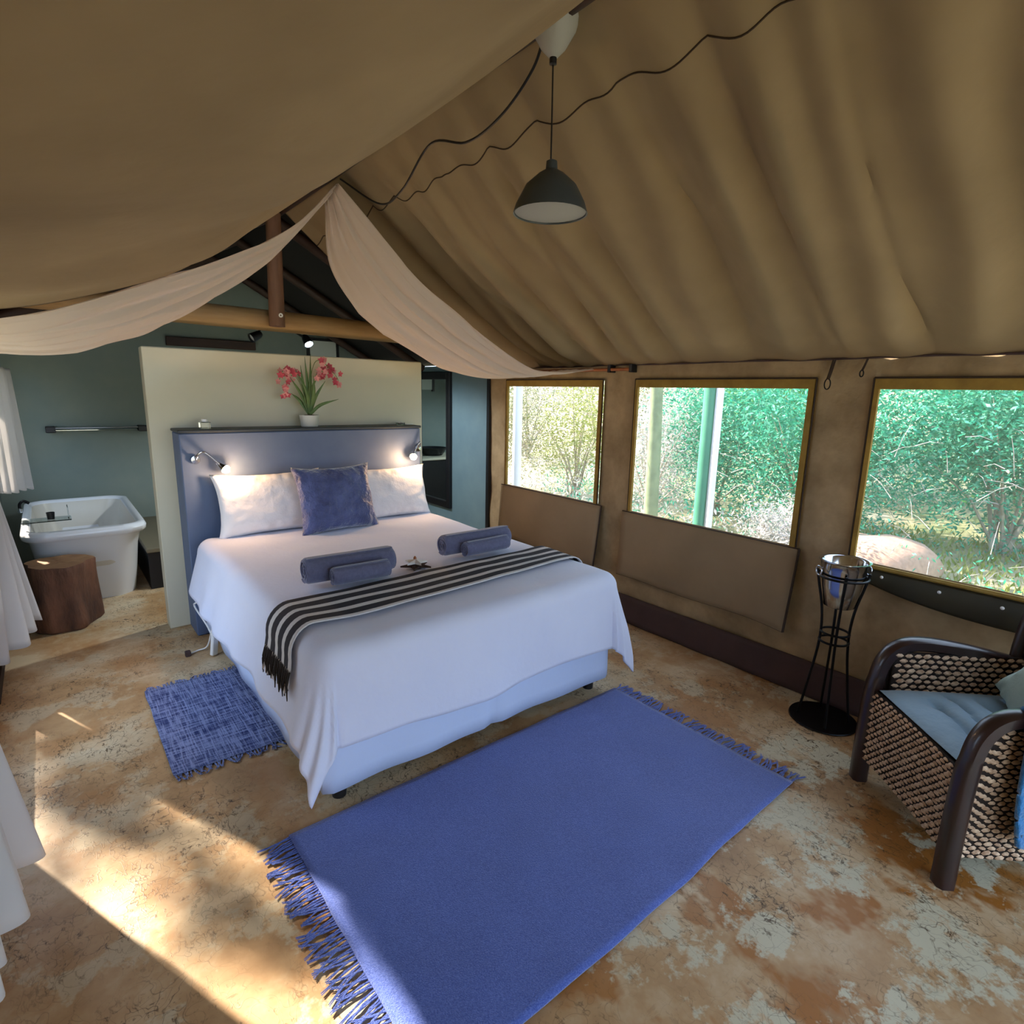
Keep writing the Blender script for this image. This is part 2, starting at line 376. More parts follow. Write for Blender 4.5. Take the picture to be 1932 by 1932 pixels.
w3 = window(3, *WIN[2], 'gauze window above the wicker armchair, looking onto dense green bushes')
def flap(w_, y0, y1, zb, curl):
    def fn(u, v):
        y = y0+u*(y1-y0); z = WZ0-.004 - v*(WZ0-zb)
        x = XR-.03 - .03*v - curl*max(0, (.35-u)/.35)**1.5*v + .006*N3(y, z, 4, 3)
        return (x, y, z + .012*math.sin(u*9)*v*.5)
    wf = MB().grid(fn, 24, 14).build('window_flap', M['flap'], w_, solid=.008)
    e = MB(); e.tube([fn(k/16, 0) for k in range(17)], .005, 6); e.tube([fn(0, k/10) for k in range(11)], .007, 6); e.tube([fn(k/16, 1) for k in range(17)], .003, 6)
    e.build('flap_piping', M['edge'], wf)
flap(w1, 2.79, 3.985, .35, .03); flap(w2, 1.345, 2.585, .345, .05)
def f3(u, v):
    y = -.16+u*1.255; prof = math.sin(math.pi*min(1, max(0, u)))**.55
    zt = WZ0-.022; return (XR-.035-.05*prof*math.sin(v*math.pi*.6), y, zt-v*(.012+.108*prof))
rfl = MB().grid(f3, 40, 8).build('rolled_flap', M['olive'], w3, solid=.01)
MB().tube([(XR-.03, -.16+k/20*1.255, WZ0-.012) for k in range(21)], .013, 6).build('sill_binding', M['binding'], w3)
for yy, zz in ((.925, .765), (.69, .757), (.465, .752), (.2, .752)):
    MB().lathe([(0, -.004), (.007, -.003), (.008, 0), (.004, .004), (0, .005)], (XR-.075, yy, zz), 10, (-1, 0, 0)).build('press_stud', M['white'], rfl)

# ceiling linings
LP = [(1.40, 2.775), (1.19, 2.605), (.994, 2.452), (.77, 2.277), (.55, 2.12), (.182, 1.974), (-.09, 1.897), (-.42, 1.85)]
LPc = cat_rom([(x, z, 0) for x, z in LP], 60)
def leftfn(u, v):
    y = YF-.2 + v*(3.27-YF+.2); p = LPc[min(60, int(u*60+.001))]
    sag = .03*math.sin(u*math.pi)
    fold = .022*math.sin(v*26+u*2.2+2*N3(u, v, 1, 2))*math.sin(u*math.pi)**.7 + .03*N3(u*1.2, v*5, 7, 1.6)*math.sin(u*math.pi)
    return (p.x, y, p.y - sag*min(1, (1-v)*4) + fold*min(1, (1-v)*10+.2))
cl = sroot('ceiling', 'beige canvas tent ceiling lining on both slopes of the ridge', 'ceiling', (RX, 1, RZ))
MB().grid(leftfn, 60, 110).build('left_lining', M['lining'], cl, solid=.004, label='sagging left slope of the canvas lining')
def rightfn(u, v):
    y = YF-.2 + v*(YP+.02-YF+.2); x = RX + u*(XR-RX); z = RZ + (EZ-RZ)*u
    yy = y + .10*u*math.sin(y*2.1) - .25*u
    k = min(1, u*3+.15)*(min(1, (1-u)*5+.12))
    n_ = N3(yy, 0, 3, 2.3)
    fold = (.055*abs(math.sin(yy*8.5+2.2*N3(yy, u*.6, 2, 1.5)))**.6 + .045*n_ + .022*math.sin(yy*26+3*N3(yy, u, 5, 2)))*k
    return (x, y, z - .05*math.sin(u*math.pi) - fold + .02*(1-u))
MB().grid(rightfn, 44, 330).build('right_lining', M['lining'], cl, solid=.004, label='right slope of the lining falling in deep folds')
sm = MB(); sm.tube([tuple(Vector(rightfn(.131, k/330))-Vector((0, 0, .004))) for k in range(331)], .003, 5); sm.build('seam', M['edge'], cl)
vb = MB(); vb.tube([(XR-.015, YF+k/40*(YP-YF), EZ-.004-.002*math.sin(k)) for k in range(41)], .006, 6); vb.build('eave_seam', M['skirt'], cl)
# outer roof over tent and bathroom
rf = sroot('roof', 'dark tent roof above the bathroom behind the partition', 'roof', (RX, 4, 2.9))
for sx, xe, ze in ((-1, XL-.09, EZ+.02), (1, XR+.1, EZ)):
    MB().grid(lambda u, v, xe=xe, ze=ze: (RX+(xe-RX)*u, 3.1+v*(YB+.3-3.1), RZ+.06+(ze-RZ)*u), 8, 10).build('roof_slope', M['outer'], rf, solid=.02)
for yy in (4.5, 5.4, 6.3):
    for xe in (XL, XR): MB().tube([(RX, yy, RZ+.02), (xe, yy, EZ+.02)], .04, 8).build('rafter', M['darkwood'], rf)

# left canvas wall with doorway and slit
lw = holed_wall(XL, YF, YP, 0, EZ+.04, [(2.67, 3.66, .30, 1.80), (3.965, 4.0, .22, .75)], .008, .06, 4)
struct(lw.build('wall_left', M['canvas'], solid=.006), 'canvas tent wall on the curtained left side', 'wall')
struct(MB().box((XL-.01, 3.66, 0), (XL+.03, YP, .07)).build('baseboard_left', M['edge'], smooth=False), 'dark baseboard at the foot of the left wall', 'baseboard')
# bathroom walls
def wallbox(name, lo, hi, m, lab): return struct(MB().box(lo, hi).build(name, m, smooth=False), lab, 'wall')
wb = sroot('wall_back', 'slate blue gabled back wall of the bathroom', 'wall', (RX, YB, 0))
g = MB(); g.add([(XL-.1, YB, 0), (XR+.1, YB, 0), (XR+.1, YB, EZ+.05), (RX, YB, RZ+.1), (XL-.1, YB, EZ+.05), (XL-.1, YB+.1, 0), (XR+.1, YB+.1, 0), (XR+.1, YB+.1, EZ+.05), (RX, YB+.1, RZ+.1), (XL-.1, YB+.1, EZ+.05)],
     [(0, 1, 2, 3, 4), (9, 8, 7, 6, 5), (0, 5, 6, 1), (1, 6, 7, 2), (2, 7, 8, 3), (3, 8, 9, 4), (4, 9, 5, 0)]); g.build('wall_panel', M['bluewall'], wb, False)
wallbox('wall_bathroom_right', (XR, YP, 0), (XR+.08, YB, 1.85), M['bluewall2'], 'slate blue bathroom wall holding the long mirror')
bl = MB()
for lo, hi in (((XL-.08, YP, 0), (XL, 5.3, 1.85)), ((XL-.08, 6.1, 0), (XL, YB, 1.85)), ((XL-.08, 5.3, 0), (XL, 6.1, .85)), ((XL-.08, 5.3, 1.7), (XL, 6.1, 1.85))): bl.box(lo, hi)
struct(bl.build('wall_bathroom_left', M['bluewall'], smooth=False), 'slate blue bathroom wall behind the short window curtain', 'wall')
struct(MB().box((XR-.03, YP-.03, 0), (XR+.01, YP+.006, EZ)).build('trim_1', M['blackp'], smooth=False), 'black vertical trim where canvas meets the blue wall', 'trim')
struct(MB().box((.506, YP, 0), (2.448, YP+.12, 1.832), .006).build('wall_partition', M['cream'], smooth=False), 'pale sage half-height partition wall behind the bed', 'wall')

# ------------------------------------------------------------------ beam, post, wires, lights overhead
o = MB().tube([(XL, 4.36, 2.085), (.6, 4.36, 2.07), (1.4, 4.36, 2.062), (2.2, 4.36, 2.05), (XR, 4.36, 2.04)], [.07, .07, .072, .07, .066], 16).build('tie_beam', M['log'])
tag(o, 'horizontal pale log beam across the tent above the partition', 'beam')
t = thing('king_post', 'upright reddish log post with a bolt, hanging in front of the log beam', 'post', (1.325, 4.235, 2.02))
MB().tube([(1.325, 4.235, 2.015), (1.33, 4.235, 2.3), (1.34, 4.235, 2.74)], [.052, .05, .048], 16).build('post_shaft', M['post'], t)
MB().lathe([(.006, -.006), (.014, -.006), (.014, .004), (.006, .004), (.006, -.006)], (1.335, 4.18, 2.085), 16, (0, -1, 0)).build('bolt_washer', M['white'], t)
def spot(name, lab, base, head, aim, on):
    t = thing(name, lab, 'spotlight', base, 'bathroom ceiling spotlights')
    a = Vector(aim).normalized(); h = Vector(head)
    MB().lathe([(0, 0), (.035, 0), (.035, -.015), (0, -.018)], base, 16).build('ceiling_plate', M['blackp'], t)
    MB().tube([base, (base[0], base[1], base[2]-.05), tuple(h-a*.03)], .009, 8).build('arm', M['black'], t)
    R = h - a*.06
    MB().lathe([(0, -.0), (.022, 0), (.03, .02), (.038, .09), (.034, .092), (.028, .06), (0, .05)], R, 20, a).build('lamp_head', M['blackp'], t)
    if on: MB().lathe([(0, .09), (.02, .086), (.031, .078)], R, 16, a).build('bulb', M['bulbc'], t)
    else: MB().lathe([(0, .08), (.03, .076)], R, 16, a).build('bulb', M['white'], t)
    return t
spot('spotlight', 'black unlit spotlight under the log beam, left of the king post', (1.385, 4.85, 2.09), (1.34, 4.85, 1.985), (-.8, -.2, -.45), False)
spot('spotlight', 'black spotlight with a glaring cool white bulb, right of the king post', (1.66, 4.85, 2.09), (1.74, 4.82, 1.975), (.15, -.65, -.75), True)
tag(MB().box((1.27, 4.82, 2.09), (1.75, 4.88, 2.115), .005).build('light_rail', M['blackp'], smooth=False), 'black rail that carries the two bathroom spotlights', 'light rail')
ld = bpy.data.lights.new('spot_bulb_light', 'SPOT'); ld.spot_size = math.radians(150); ld.spot_blend = .4; lo = bpy.data.objects.new('spot_bulb_light', ld); C.objects.link(lo); lo.location = (1.765, 4.70, 1.885); lo.rotation_euler = Vector((.15, .1, -.9)).to_track_quat('-Z', 'Y').to_euler(); ld.energy = 60; ld.color = (.86, .94, 1); ld.shadow_soft_size = .03

o = MB().box((.985, YB-.05, 1.975), (1.79, YB, 2.06), .006).build('wooden_pelmet', M['darkwood'], smooth=False)
tag(o, 'dark wooden board fixed high on the bathroom back wall', 'board')
t = thing('wall_panel', 'grey framed panel high on the bathroom back wall beside the glaring spotlight', 'panel', (2.55, YB-.01, 1.7))
MB().box((2.36, YB-.02, 1.62), (2.66, YB, 2.12)).build('panel_face', M['greypanel'], t, False)
fr = MB()
for lo_, hi_ in (((2.33, YB-.03, 1.6), (2.36, YB, 2.15)), ((2.66, YB-.03, 1.6), (2.69, YB, 2.15)), ((2.36, YB-.03, 2.12), (2.66, YB, 2.15))): fr.box(lo_, hi_)
fr.build('panel_frame', M['blackp'], t, False)

# pendant lamp near the ridge
t = thing('pendant_lamp', 'grey bell pendant lamp hanging by a cord from the ridge', 'lamp', (1.4, 1.55, 2.19))
cu = MB(); cu.lathe([(.085, .14), (.088, .13), (.07, .08), (.04, .03), (.012, .002), (.006, 0)], (1.4, 1.56, 2.655), 24); cu.build('ceiling_cup', M['diffuser'], t, label='white upturned cone at the top of the cord', solid=.003)
MB().lathe([(0, .012), (.012, .008), (.012, -.014), (0, -.018)], (1.4, 1.56, 2.652), 12).build('cord_knot', M['blackp'], t)
MB().tube([(1.4, 1.56, 2.65), (1.401, 1.558, 2.5), (1.4, 1.555, 2.35)], .003, 6).build('cord', M['blackp'], t)
MB().lathe([(.008, .165), (.018, .16), (.02, .135), (.045, .12), (.085, .085), (.115, .03), (.125, 0), (.121, .001), (.11, .03), (.08, .08), (.04, .112), (.012, .12)], (1.4, 1.55, 2.192), 32).build('lamp_shade', M['shade'], t)
MB().lathe([(0, -.004), (.06, -.003), (.12, .003), (.1, .008), (0, .01)], (1.4, 1.55, 2.194), 32).build('diffuser', M['diffuser'], t)
cab = cat_rom([(1.40, 3.26, 2.72), (1.5, 3.0, 2.56), (1.47, 2.7, 2.55), (1.45, 2.4, 2.66), (1.47, 2.15, 2.60), (1.45, 1.9, 2.61), (1.43, 1.7, 2.68), (1.4, 1.6, 2.75)], 60)
tag(MB().tube(cab, .005, 6).build('lamp_cable', M['blackp']), 'black cable looping below the tent ridge to the pendant lamp', 'cable')
tag(MB().tube([(1.4, YF, 2.765), (1.4, YP+.1, 2.765)], .022, 10).build('ridge_pole', M['darkwood']), 'dark ridge pole along the peak of the tent', 'pole')

# ------------------------------------------------------------------ white voile swags over the bed head
def swag(name, lab, near, far, n, seed):
    A = cat_rom(near, 60); B = cat_rom(far, 60)
    def fn(u, v):
        i = min(60, int(u*60+.001)); p = A[i].lerp(B[i], v)
        k = .15+.85*math.sin(math.pi*min(1, u*.9+.05))
        bulge = -.06*math.sin(math.pi*v)*math.sin(math.pi*min(1, u+.1))
        f = .015*abs(math.sin(v*17+2.5*N3(u*2, v*3, seed, 2)))**.7+.008*math.sin(v*52+3*N3(u*2, v*2, seed, 2))+.022*N3(u*1.1, v*6, seed+3, 1.5)
        return (p.x, p.y + .01*math.sin(v*30), p.z + bulge*.5 + f*k)
    o = MB().grid(fn, 60, 70).build(name, M['voile'], solid=.002); tag(o, lab, 'drape', 'white voile drapes'); return o
swag('voile_drape', 'white voile drape hanging from the ridge down to the canvas wall on the window side',
     [(1.391, 3.27, 2.70), (1.554, 3.218, 2.522), (1.824, 3.163, 2.241), (2.055, 3.115, 2.08), (2.27, 3.071, 1.929), (2.58, 3.007, 1.77), (2.85, 2.95, 1.742), (3.10, 2.90, 1.782)],
     [(1.38, 3.45, 2.64), (1.489, 3.692, 2.358), (1.632, 3.68, 2.12), (1.824, 3.663, 1.963), (2.132, 3.635, 1.805), (2.385, 3.613, 1.72), (2.75, 3.585, 1.703), (3.10, 3.55, 1.77)], 0, 1)
swag('voile_drape', 'white voile drape hanging from the ridge toward the bathtub side',
     [(1.391, 3.28, 2.70), (1.147, 3.28, 2.44), (.849, 3.27, 2.262), (.558, 3.26, 2.115), (.177, 3.25, 1.938), (-.096, 3.25, 1.842), (-.34, 3.25, 1.80)],
     [(1.38, 3.45, 2.64), (1.108, 3.7, 2.303), (.865, 3.7, 2.099), (.614, 3.7, 1.927), (.386, 3.7, 1.819), (.07, 3.7, 1.729), (-.34, 3.7, 1.74)], 0, 5)
t = thing('drape_rod', 'thin orange-brown cane rod along the eave holding the voile drape', 'rod', (3.09, 3.2, 1.77))
MB().tube([(3.10, 2.56, 1.775), (3.10, 3.95, 1.775)], .011, 10).build('rod', M['copper'], t)
for yy in (2.57, 2.76): MB().box((3.085, yy-.012, 1.755), (XR, yy+.012, 1.808), .003).build('rod_bracket', M['blackp'], t, False)
def hook(y, z, s, lab, two):
    t = thing('hanging_hook', lab, 'hook', (3.11, y, z), 'hooks along the eave')
    MB().tube([(3.125, y-.005, z+.05*s), (3.11, y, z), (3.10, y+.004, z-.03*s)], .007*s, 6).build('strap', M['edge'], t)
    pts = [(3.10, y+.004+.012*s*math.sin(a), z-.05*s+.022*s*math.cos(a)) for a in [k*2*math.pi/14 for k in range(14)]]
    MB().tube(pts, .003, 6, closed=True).build('clip', M['black'], t)
hook(1.30, 1.74, 1.2, 'black clip on a strap under the eave, nearer the middle window', True)
hook(1.148, 1.765, .7, 'short black strap clip under the eave, nearer the window above the armchair', True)

# ------------------------------------------------------------------ headboard and what stands on it
t = thing('headboard', 'slate blue painted headboard with a charcoal ledge behind the bed', 'headboard', (1.46, 3.98, 0))
MB().box((.625, 3.98, 0), (2.292, YP-.002, 1.318), .008).build('headboard_body', M['headblue'], t, False)
MB().box((.618, 3.972, 1.318), (2.298, YP-.001, 1.336), .004).build('ledge', M['ledge'], t, False)
def wall_lamp(lab, base, head, side):
    t = thing('wall_lamp', lab, 'lamp', base, 'reading lamps on the headboard')
    bx_, by, bz = base; h = Vector(head)
    MB().lathe([(0, 0), (.026, 0), (.028, .006), (.024, .014), (0, .018)], base, 20, (0, -1, 0)).build('wall_plate', M['chrome'], t)
    MB().tube(cat_rom([(bx_, by-.01, bz), (bx_+side*.005, by-.05, bz+.03), (bx_+side*.04, by-.075, bz+.05), (h.x-side*.03, h.y, h.z+.03), tuple(h)], 24), .007, 8).build('arm', M['chrome'], t)
    a = Vector((side*.5, -.6, -.5)).normalized(); q = h - a*.045
    MB().lathe([(0, 0), (.014, .002), (.02, .02), (.03, .065), (.028, .065), (.018, .025), (0, .02)], q, 20, a).build('lamp_head', M['chrome'], t)
    MB().lathe([(0, .022), (.014, .03), (.02, .048), (.026, .066), (.022, .082), (.01, .092), (0, .094)], q, 16, a).build('bulb', M['bulbw'], t)
    d = bpy.data.lights.new('reading_bulb_light', 'POINT'); l = bpy.data.objects.new('reading_bulb_light', d); C.objects.link(l)
    l.location = h + a*.05 + Vector((0, -.05, 0)); d.energy = 3.6; d.color = (1, .62, .34); d.shadow_soft_size = .02
wall_lamp('chrome reading lamp lit on the headboard above the left pillow', (.70, 3.972, 1.155), (.838, 3.90, 1.108), 1)
wall_lamp('chrome reading lamp lit on the headboard at the doorway end', (2.262, 3.972, 1.16), (2.19, 3.91, 1.118), -.6)

PX, PY, PZ = 1.463, 4.09, 1.336
t = thing('potted_flower', 'pink flowering strap-leaved plant in a white ribbed pot on the ledge', 'plant', (PX, PY, PZ))
pot = MB(); prof = [(0, .001), (.052, .001), (.056, .004), (.066, .08), (.064, .082), (.058, .078), (.05, .02)]
n = 48; vs = []; fs = []
for k in range(n):
    q = 2*math.pi*k/n; rr = 1 + (.02 if k % 2 else -.02)
    for r, z in prof: vs.append((PX+r*rr*math.cos(q), PY+r*rr*math.sin(q), PZ+z))
for k in range(n):
    for i in range(len(prof)-1): fs.append((k*7+i, ((k+1) % n)*7+i, ((k+1) % n)*7+i+1, k*7+i+1))
pot.add(vs, fs).build('pot', M['ceramic'], t)
MB().lathe([(0, .085), (.03, .083), (.058, .07)], (PX, PY, PZ), 24).build('moss', M['soil'], t)
def leaf_blade(pts, wd):
    P = cat_rom(pts, 12); mb = MB(); vs = []; fs = []
    for i, p in enumerate(P):
        k = i/12; ww = wd*(math.sin(math.pi*min(1, k*.85+.15)))**.7*(1-k**5)+.0008
        tn = (P[min(12, i+1)]-P[max(0, i-1)]).normalized(); sd_ = tn.cross(Vector((0, -1, .15))).normalized()
        vs += [p-sd_*ww, p+Vector((0, .003, 0))*1.0, p+sd_*ww]
    for i in range(12): fs += [(i*3, i*3+1, i*3+4, i*3+3), (i*3+1, i*3+2, i*3+5, i*3+4)]
    return mb.add(vs, fs)
base = Vector((PX, PY-.01, PZ+.08))
for ends in [((-.03, 0, .18), (-.05, -.01, .34)), ((.0, .01, .2), (-.015, 0, .40)), ((.015, 0, .2), (.03, .01, .42)), ((.02, -.01, .16), (.06, -.02, .30)), ((-.05, 0, .14), (-.13, -.02, .26)),
             ((.05, 0, .13), (.12, -.01, .24)), ((.07, -.02, .07), (.20, -.04, .115)), ((-.06, .01, .10), (-.12, .0, .15)), ((-.02, -.02, .16), (-.09, -.02, .31)), ((.03, -.02, .15), (.03, -.03, .27))]:
    a, b_ = Vector(ends[0]), Vector(ends[1]); leaf_blade([base, base+a, base+b_], .011).build('leaf', M['leafg'], t, solid=.001)
stems = [[(-.05, 0, .2), (-.11, -.01, .29), (-.17, -.02, .30), (-.20, -.02, .24)], [(.02, 0, .25), (.06, 0, .37), (.12, -.01, .36), (.20, -.02, .27), (.215, -.02, .21)], [(-.04, .01, .2), (-.09, .01, .28), (-.15, 0, .20), (-.16, 0, .13)], [(.04, 0, .2), (.10, .01, .30), (.17, .01, .30)]]
for si, st in enumerate(stems):
    P = cat_rom([tuple(base)] + [tuple(base+Vector(p)) for p in st], 24); fs_ = MB().tube(P, .0022, 5).build('flower_stem', M['leafg'], t)
    for j in range(13):
        k = 12+int(j*12/13); c = P[min(24, k)] + Vector((random.uniform(-.026, .026), random.uniform(-.03, .01), random.uniform(-.026, .026)))
        fl = MB(); nrm = Vector((random.uniform(-.5, .5), -1, random.uniform(-.4, .4))).normalized(); a = nrm.orthogonal().normalized(); bb = nrm.cross(a)
        for q in range(5):
            an = q*2*math.pi/5+random.random()*.4; d = a*math.cos(an)+bb*math.sin(an); sd_ = nrm.cross(d)
            fl.add([c, c+d*.012+sd_*.009+nrm*.004, c+d*.025+nrm*.006, c+d*.012-sd_*.009+nrm*.004], [(0, 1, 2, 3)])
        fl.lathe([(0, 0), (.003, .002), (0, .005)], c, 6, nrm)
        fl.build('blossom', M['petal'] if random.random() < .6 else M['petal2'], fs_, False)
# glass trinkets
t = thing('tealight_glass', 'small square glass tealight holder on the ledge above the left reading lamp', 'candle holder', (.79, 4.07, 1.336))
MB().box((.76, 4.04, 1.337), (.82, 4.10, 1.38), .004).build('glass_cube', M['glass'], t, False)
MB().lathe([(0, 0), (.018, 0), (.018, .016), (0, .016)], (.79, 4.07, 1.381), 16).build('tealight', M['white'], t)
t = thing('glass_dish', 'tiny glass dish with white pebbles and a cord on the right end of the ledge', 'dish', (2.17, 4.05, 1.336))
MB().lathe([(0, .001), (.03, .001), (.036, .02), (.034, .02), (.028, .004), (0, .004)], (2.16, 4.05, 1.336), 20).build('bowl', M['glass'], t)
for dx, dy in ((-.012, 0), (.012, .005), (0, -.012)): MB().lathe([(0, 0), (.009, .004), (.01, .01), (0, .018)], (2.16+dx, 4.05+dy, 1.343), 10).build('pebble', M['white'], t)
MB().tube([(2.18, 4.05, 1.35), (2.22, 4.06, 1.342), (2.285, 4.08, 1.341)], .003, 6).build('cord', M['white'], t)

# ------------------------------------------------------------------ bed
BX0, BX1, BY0, BY1, BT = .70, 2.26, 1.945, 3.95, .665
t = thing('bed', 'double bed base with mattress and a pale valance on short black legs', 'bed', ((BX0+BX1)/2, 2.9, 0))
MB().box((BX0+.01, BY0+.01, .10), (BX1-.01, BY1, .34), .01).build('bed_base', M['blackp'], t, False)
MB().box((BX0, BY0, .34), (BX1, BY1, BT-.012), .035).build('mattress', M['duvet'], t)
def vfn(u, v):
    per = [(BX0-.012, BY1), (BX0-.012, BY0-.012), (BX1+.012, BY0-.012), (BX1+.012, BY1)]
    L = [BY1-BY0, BX1-BX0, BY1-BY0]; T = sum(L); d = u*T
    for i, l in enumerate(L):
        if d <= l or i == 2:
            k = d/l; x = per[i][0]+(per[i+1][0]-per[i][0])*k; y = per[i][1]+(per[i+1][1]-per[i][1])*k; nx, ny = ((-1, 0), (0, -1), (1, 0))[i]; break
        d -= l
    pl = math.exp(-((u-.5)/.006)**2)*.02
    w_ = (.006*math.sin(u*90)+.006*N3(u*20, v, 3))*(1-v) - pl*(1-v)
    return (x+nx*(w_+.01*(1-v)), y+ny*(w_+.01*(1-v)), .075+.01*N3(u*14, 0, 8)+v*.52)
MB().grid(vfn, 220, 8).build('valance', M['valance'], t, solid=.004)
for x, y in ((BX0+.06, BY0+.05), (BX1-.06, BY0+.05), (BX0+.06, BY1-.08), (BX1-.06, BY1-.08)):
    MB().lathe([(0, 0), (.028, 0), (.034, .1), (0, .1)], (x, y, 0), 14).build('leg', M['blackp'], t)

# duvet: cloth coordinates a across, b from head to foot
DX0, DX1, DYH, DYF, DZ = BX0+.03, BX1-.02, 3.86, BY0+.03, BT+.012
def drape(a, b_, off=0):
    ex = a-DX0 if a < DX0 else (a-DX1 if a > DX1 else 0); ey = DYF-b_ if b_ < DYF else 0
    x = min(max(a, DX0), DX1); y = max(b_, DYF); d = math.hypot(ex, ey); z = DZ + .012*N3(a, b_, 0, 1.6)+.006*N3(a, b_, 2, 5)
    # soft crown of the duvet
    if d > 0:
        dx, dy = ex/d, -ey/d; r = .085; fl = .26*abs(dx)+.07*abs(dy); arc = r*math.pi/2
        if d < arc: out = (r+off)*math.sin(d/r); dn = (r+off)*(1-math.cos(d/r)) - off
        else:
            q = d-arc; out = r+off+q*fl; dn = r+q*math.sqrt(1-fl*fl)
            s_ = b_*1.3*abs(dx)+a*abs(dy)*.8
            wob = (.009*math.sin(s_*13+2*N3(a, b_, 4, 2))+.016*N3(a*2, b_*2, 9))*min(1, q/.25)
            out += wob
        x += dx*out; y += dy*out; z -= dn
    else: z += off
    return (x, y, max(z, .012))
def dfn(u, v):
    A0 = DX0-.40-.02*math.sin(v*7)+.03*max(0, 1-v*5); A1 = DX1+.42; B0 = DYH; B1 = DYF-.455+.015*math.sin(u*11)+.03*N3(u*3, 0, 2)
    return drape(A0+u*(A1-A0), B0+(B1-B0)*v)
o = MB().grid(dfn, 130, 140).build('duvet', M['duvet'], solid=.012, offset=1)
tag(o, 'white duvet spread over the bed and hanging over its sides', 'duvet')

# pillows
def pillow(name, lab, cat, m, w_, h_, th, base, tilt, yaw=0, group=None, roll=0, seed=0):
    n = 30
    R = Matrix.Translation(base) @ Matrix.Rotation(yaw, 4, 'Z') @ Matrix.Rotation(tilt, 4, 'X') @ Matrix.Rotation(roll, 4, 'Y')
    def fn(sg):
        def g(u, v):
            x = (u-.5)*2; z = (v-.5)*2
            k = max(0, (1-abs(x)**3.2)*(1-abs(z)**3.2))**.5
            ear = .05*(abs(x*z)**4)
            px = x*w_/2*(1-.05*(1-z*z)*abs(x)**6+ear); pz = z*h_/2*(1-.07*(1-x*x)*abs(z)**6+ear)
            y = sg*th/2*k*(1+.10*N3(u*3, v*3, seed))+.004*N3(u*9, v*9, seed+1)+(.012*N3(u*14, v*4, seed+2))*(k < .8)
            return R @ Vector((px, y, pz+h_/2))
        return g
    mb = MB().grid(fn(-1), n, n); nv = len(mb.v); mb.grid(fn(1), n, n)
    mb.f = mb.f[:n*n] + [tuple(reversed(f)) for f in mb.f[n*n:]]
    o = mb.build(name, m); md = o.modifiers.new('w', 'WELD'); md.merge_threshold = .004
    return tag(o, lab, cat, group)
pillow('pillow', 'white pillow under the left reading lamp, partly behind the blue cushion', 'pillow', M['pillow'], .66, .40, .15, (1.105, 3.80, .672), math.radians(-17), 0, 'white bed pillows', seed=2)
pillow('pillow', 'white pillow at the doorway end of the headboard behind the blue cushion', 'pillow', M['pillow'], .62, .38, .15, (1.955, 3.80, .672), math.radians(-17), 0, 'white bed pillows', seed=6)
t = pillow('cushion', 'square navy velvet scatter cushion with tufts leaning on the white pillows', 'cushion', M['cushion'], .53, .44, .15, (1.475, 3.60, .675), math.radians(-18), math.radians(4), seed=11)

# striped throw on the duvet
def tfn(u, v):
    a = DX0-.175 + u*(DX1+.30-DX0+.175); sk = .06*u-.02
    if a < DX0: sk += (DX0-a)*-.45
    b_ = 2.45+sk - v*(.30+.02*math.sin(u*5)); return Vector(drape(a, b_, .020))
t = thing('striped_throw', 'black and white striped throw with tassels laid across the bed', 'throw', (1.5, 2.3, .68))
MB().grid(tfn, 110, 30).build('throw_cloth', M['throw'], t, solid=.006)
fr = MB()
for k in range(34):
    v = (k+.5)/34; p = tfn(0, v); q = tfn(.02, v); d = (p-q).normalized()
    L = random.uniform(.07, .11); w1_ = Vector((random.uniform(-.012, .004), random.uniform(-.018, .012), 0))
    fr.tube([p-d*.004, p+d*L*.5+w1_*.4+Vector((-.006, 0, 0)), p+d*L*.8+w1_+Vector((0, 0, -.02))], [.0045, .004, .002], 5)
fr.build('tassel_fringe', M['strand' if False else 'weavedark'], t, kind='stuff', label='dark twisted tassels at the hanging end')
fr2 = MB()
for k in range(16):
    v = (k+.5)/16; p = tfn(0, v); q = tfn(.02, v); d = (p-q).normalized(); w1_ = Vector((-.006, random.uniform(-.015, .01), -.01))
    fr2.tube([p-d*.004, p+d*.045+w1_*.4, p+d*.08+w1_], [.0045, .004, .002], 5)
fr2.build('pale_fringe', M['voile'], t, kind='stuff', label='pale tassels between the dark ones')

# rolled towels
def towel(lab, a, b_, r, lod):
    a, b_ = Vector(a), Vector(b_); t = thing('rolled_towel', lab, 'towel', tuple(a.lerp(b_, .5)-Vector((0, 0, r))), 'rolled slate towels on the bed')
    ax = (b_-a).normalized(); L = (b_-a).length
    prof = [(0, .006), (r*.55, .004), (r*.86, 0), (r*.98, .012), (r, .03), (r*1.0, L*.3), (r*.985, L*.5), (r, L*.7), (r, L-.03), (r*.98, L-.012), (r*.86, L), (r*.55, L-.004), (0, L-.006)]
    tw_ = MB().lathe(prof, a, 28, ax).build('towel_roll', M['towel'], t)
    for c, sg in ((a, -1), (b_, 1)):
        sp = []; e1 = ax.orthogonal().normalized(); e2 = ax.cross(e1)
        for k in range(46):
            q = k*.38; rr = r*.08+r*.86*k/46; sp.append(c + ax*sg*.001 + (e1*math.cos(q)+e2*math.sin(q))*rr)
        MB().tube(sp, r*.05, 5).build('spiral_edge', M['towel'], tw_)
    # free edge of the towel
    side = ax.cross(Vector((0, 0, 1))).normalized()
    off = (side*math.copysign(1, -side.y)*.35+Vector((0, 0, .93)))
    MB().box((0, -.012, 0), (L*.96, .012, .006), .002, Matrix.Translation(a+off*r*1.0+ax*L*.02) @ ax.to_track_quat('X', 'Z').to_matrix().to_4x4()).build('towel_edge', M['towel'], t, False)
TZ = DZ+.014
towel('large rolled slate towel on the duvet nearer the small blue mat', (.875, 2.62, TZ+.064), (1.32, 2.60, TZ+.064), .064, 0)
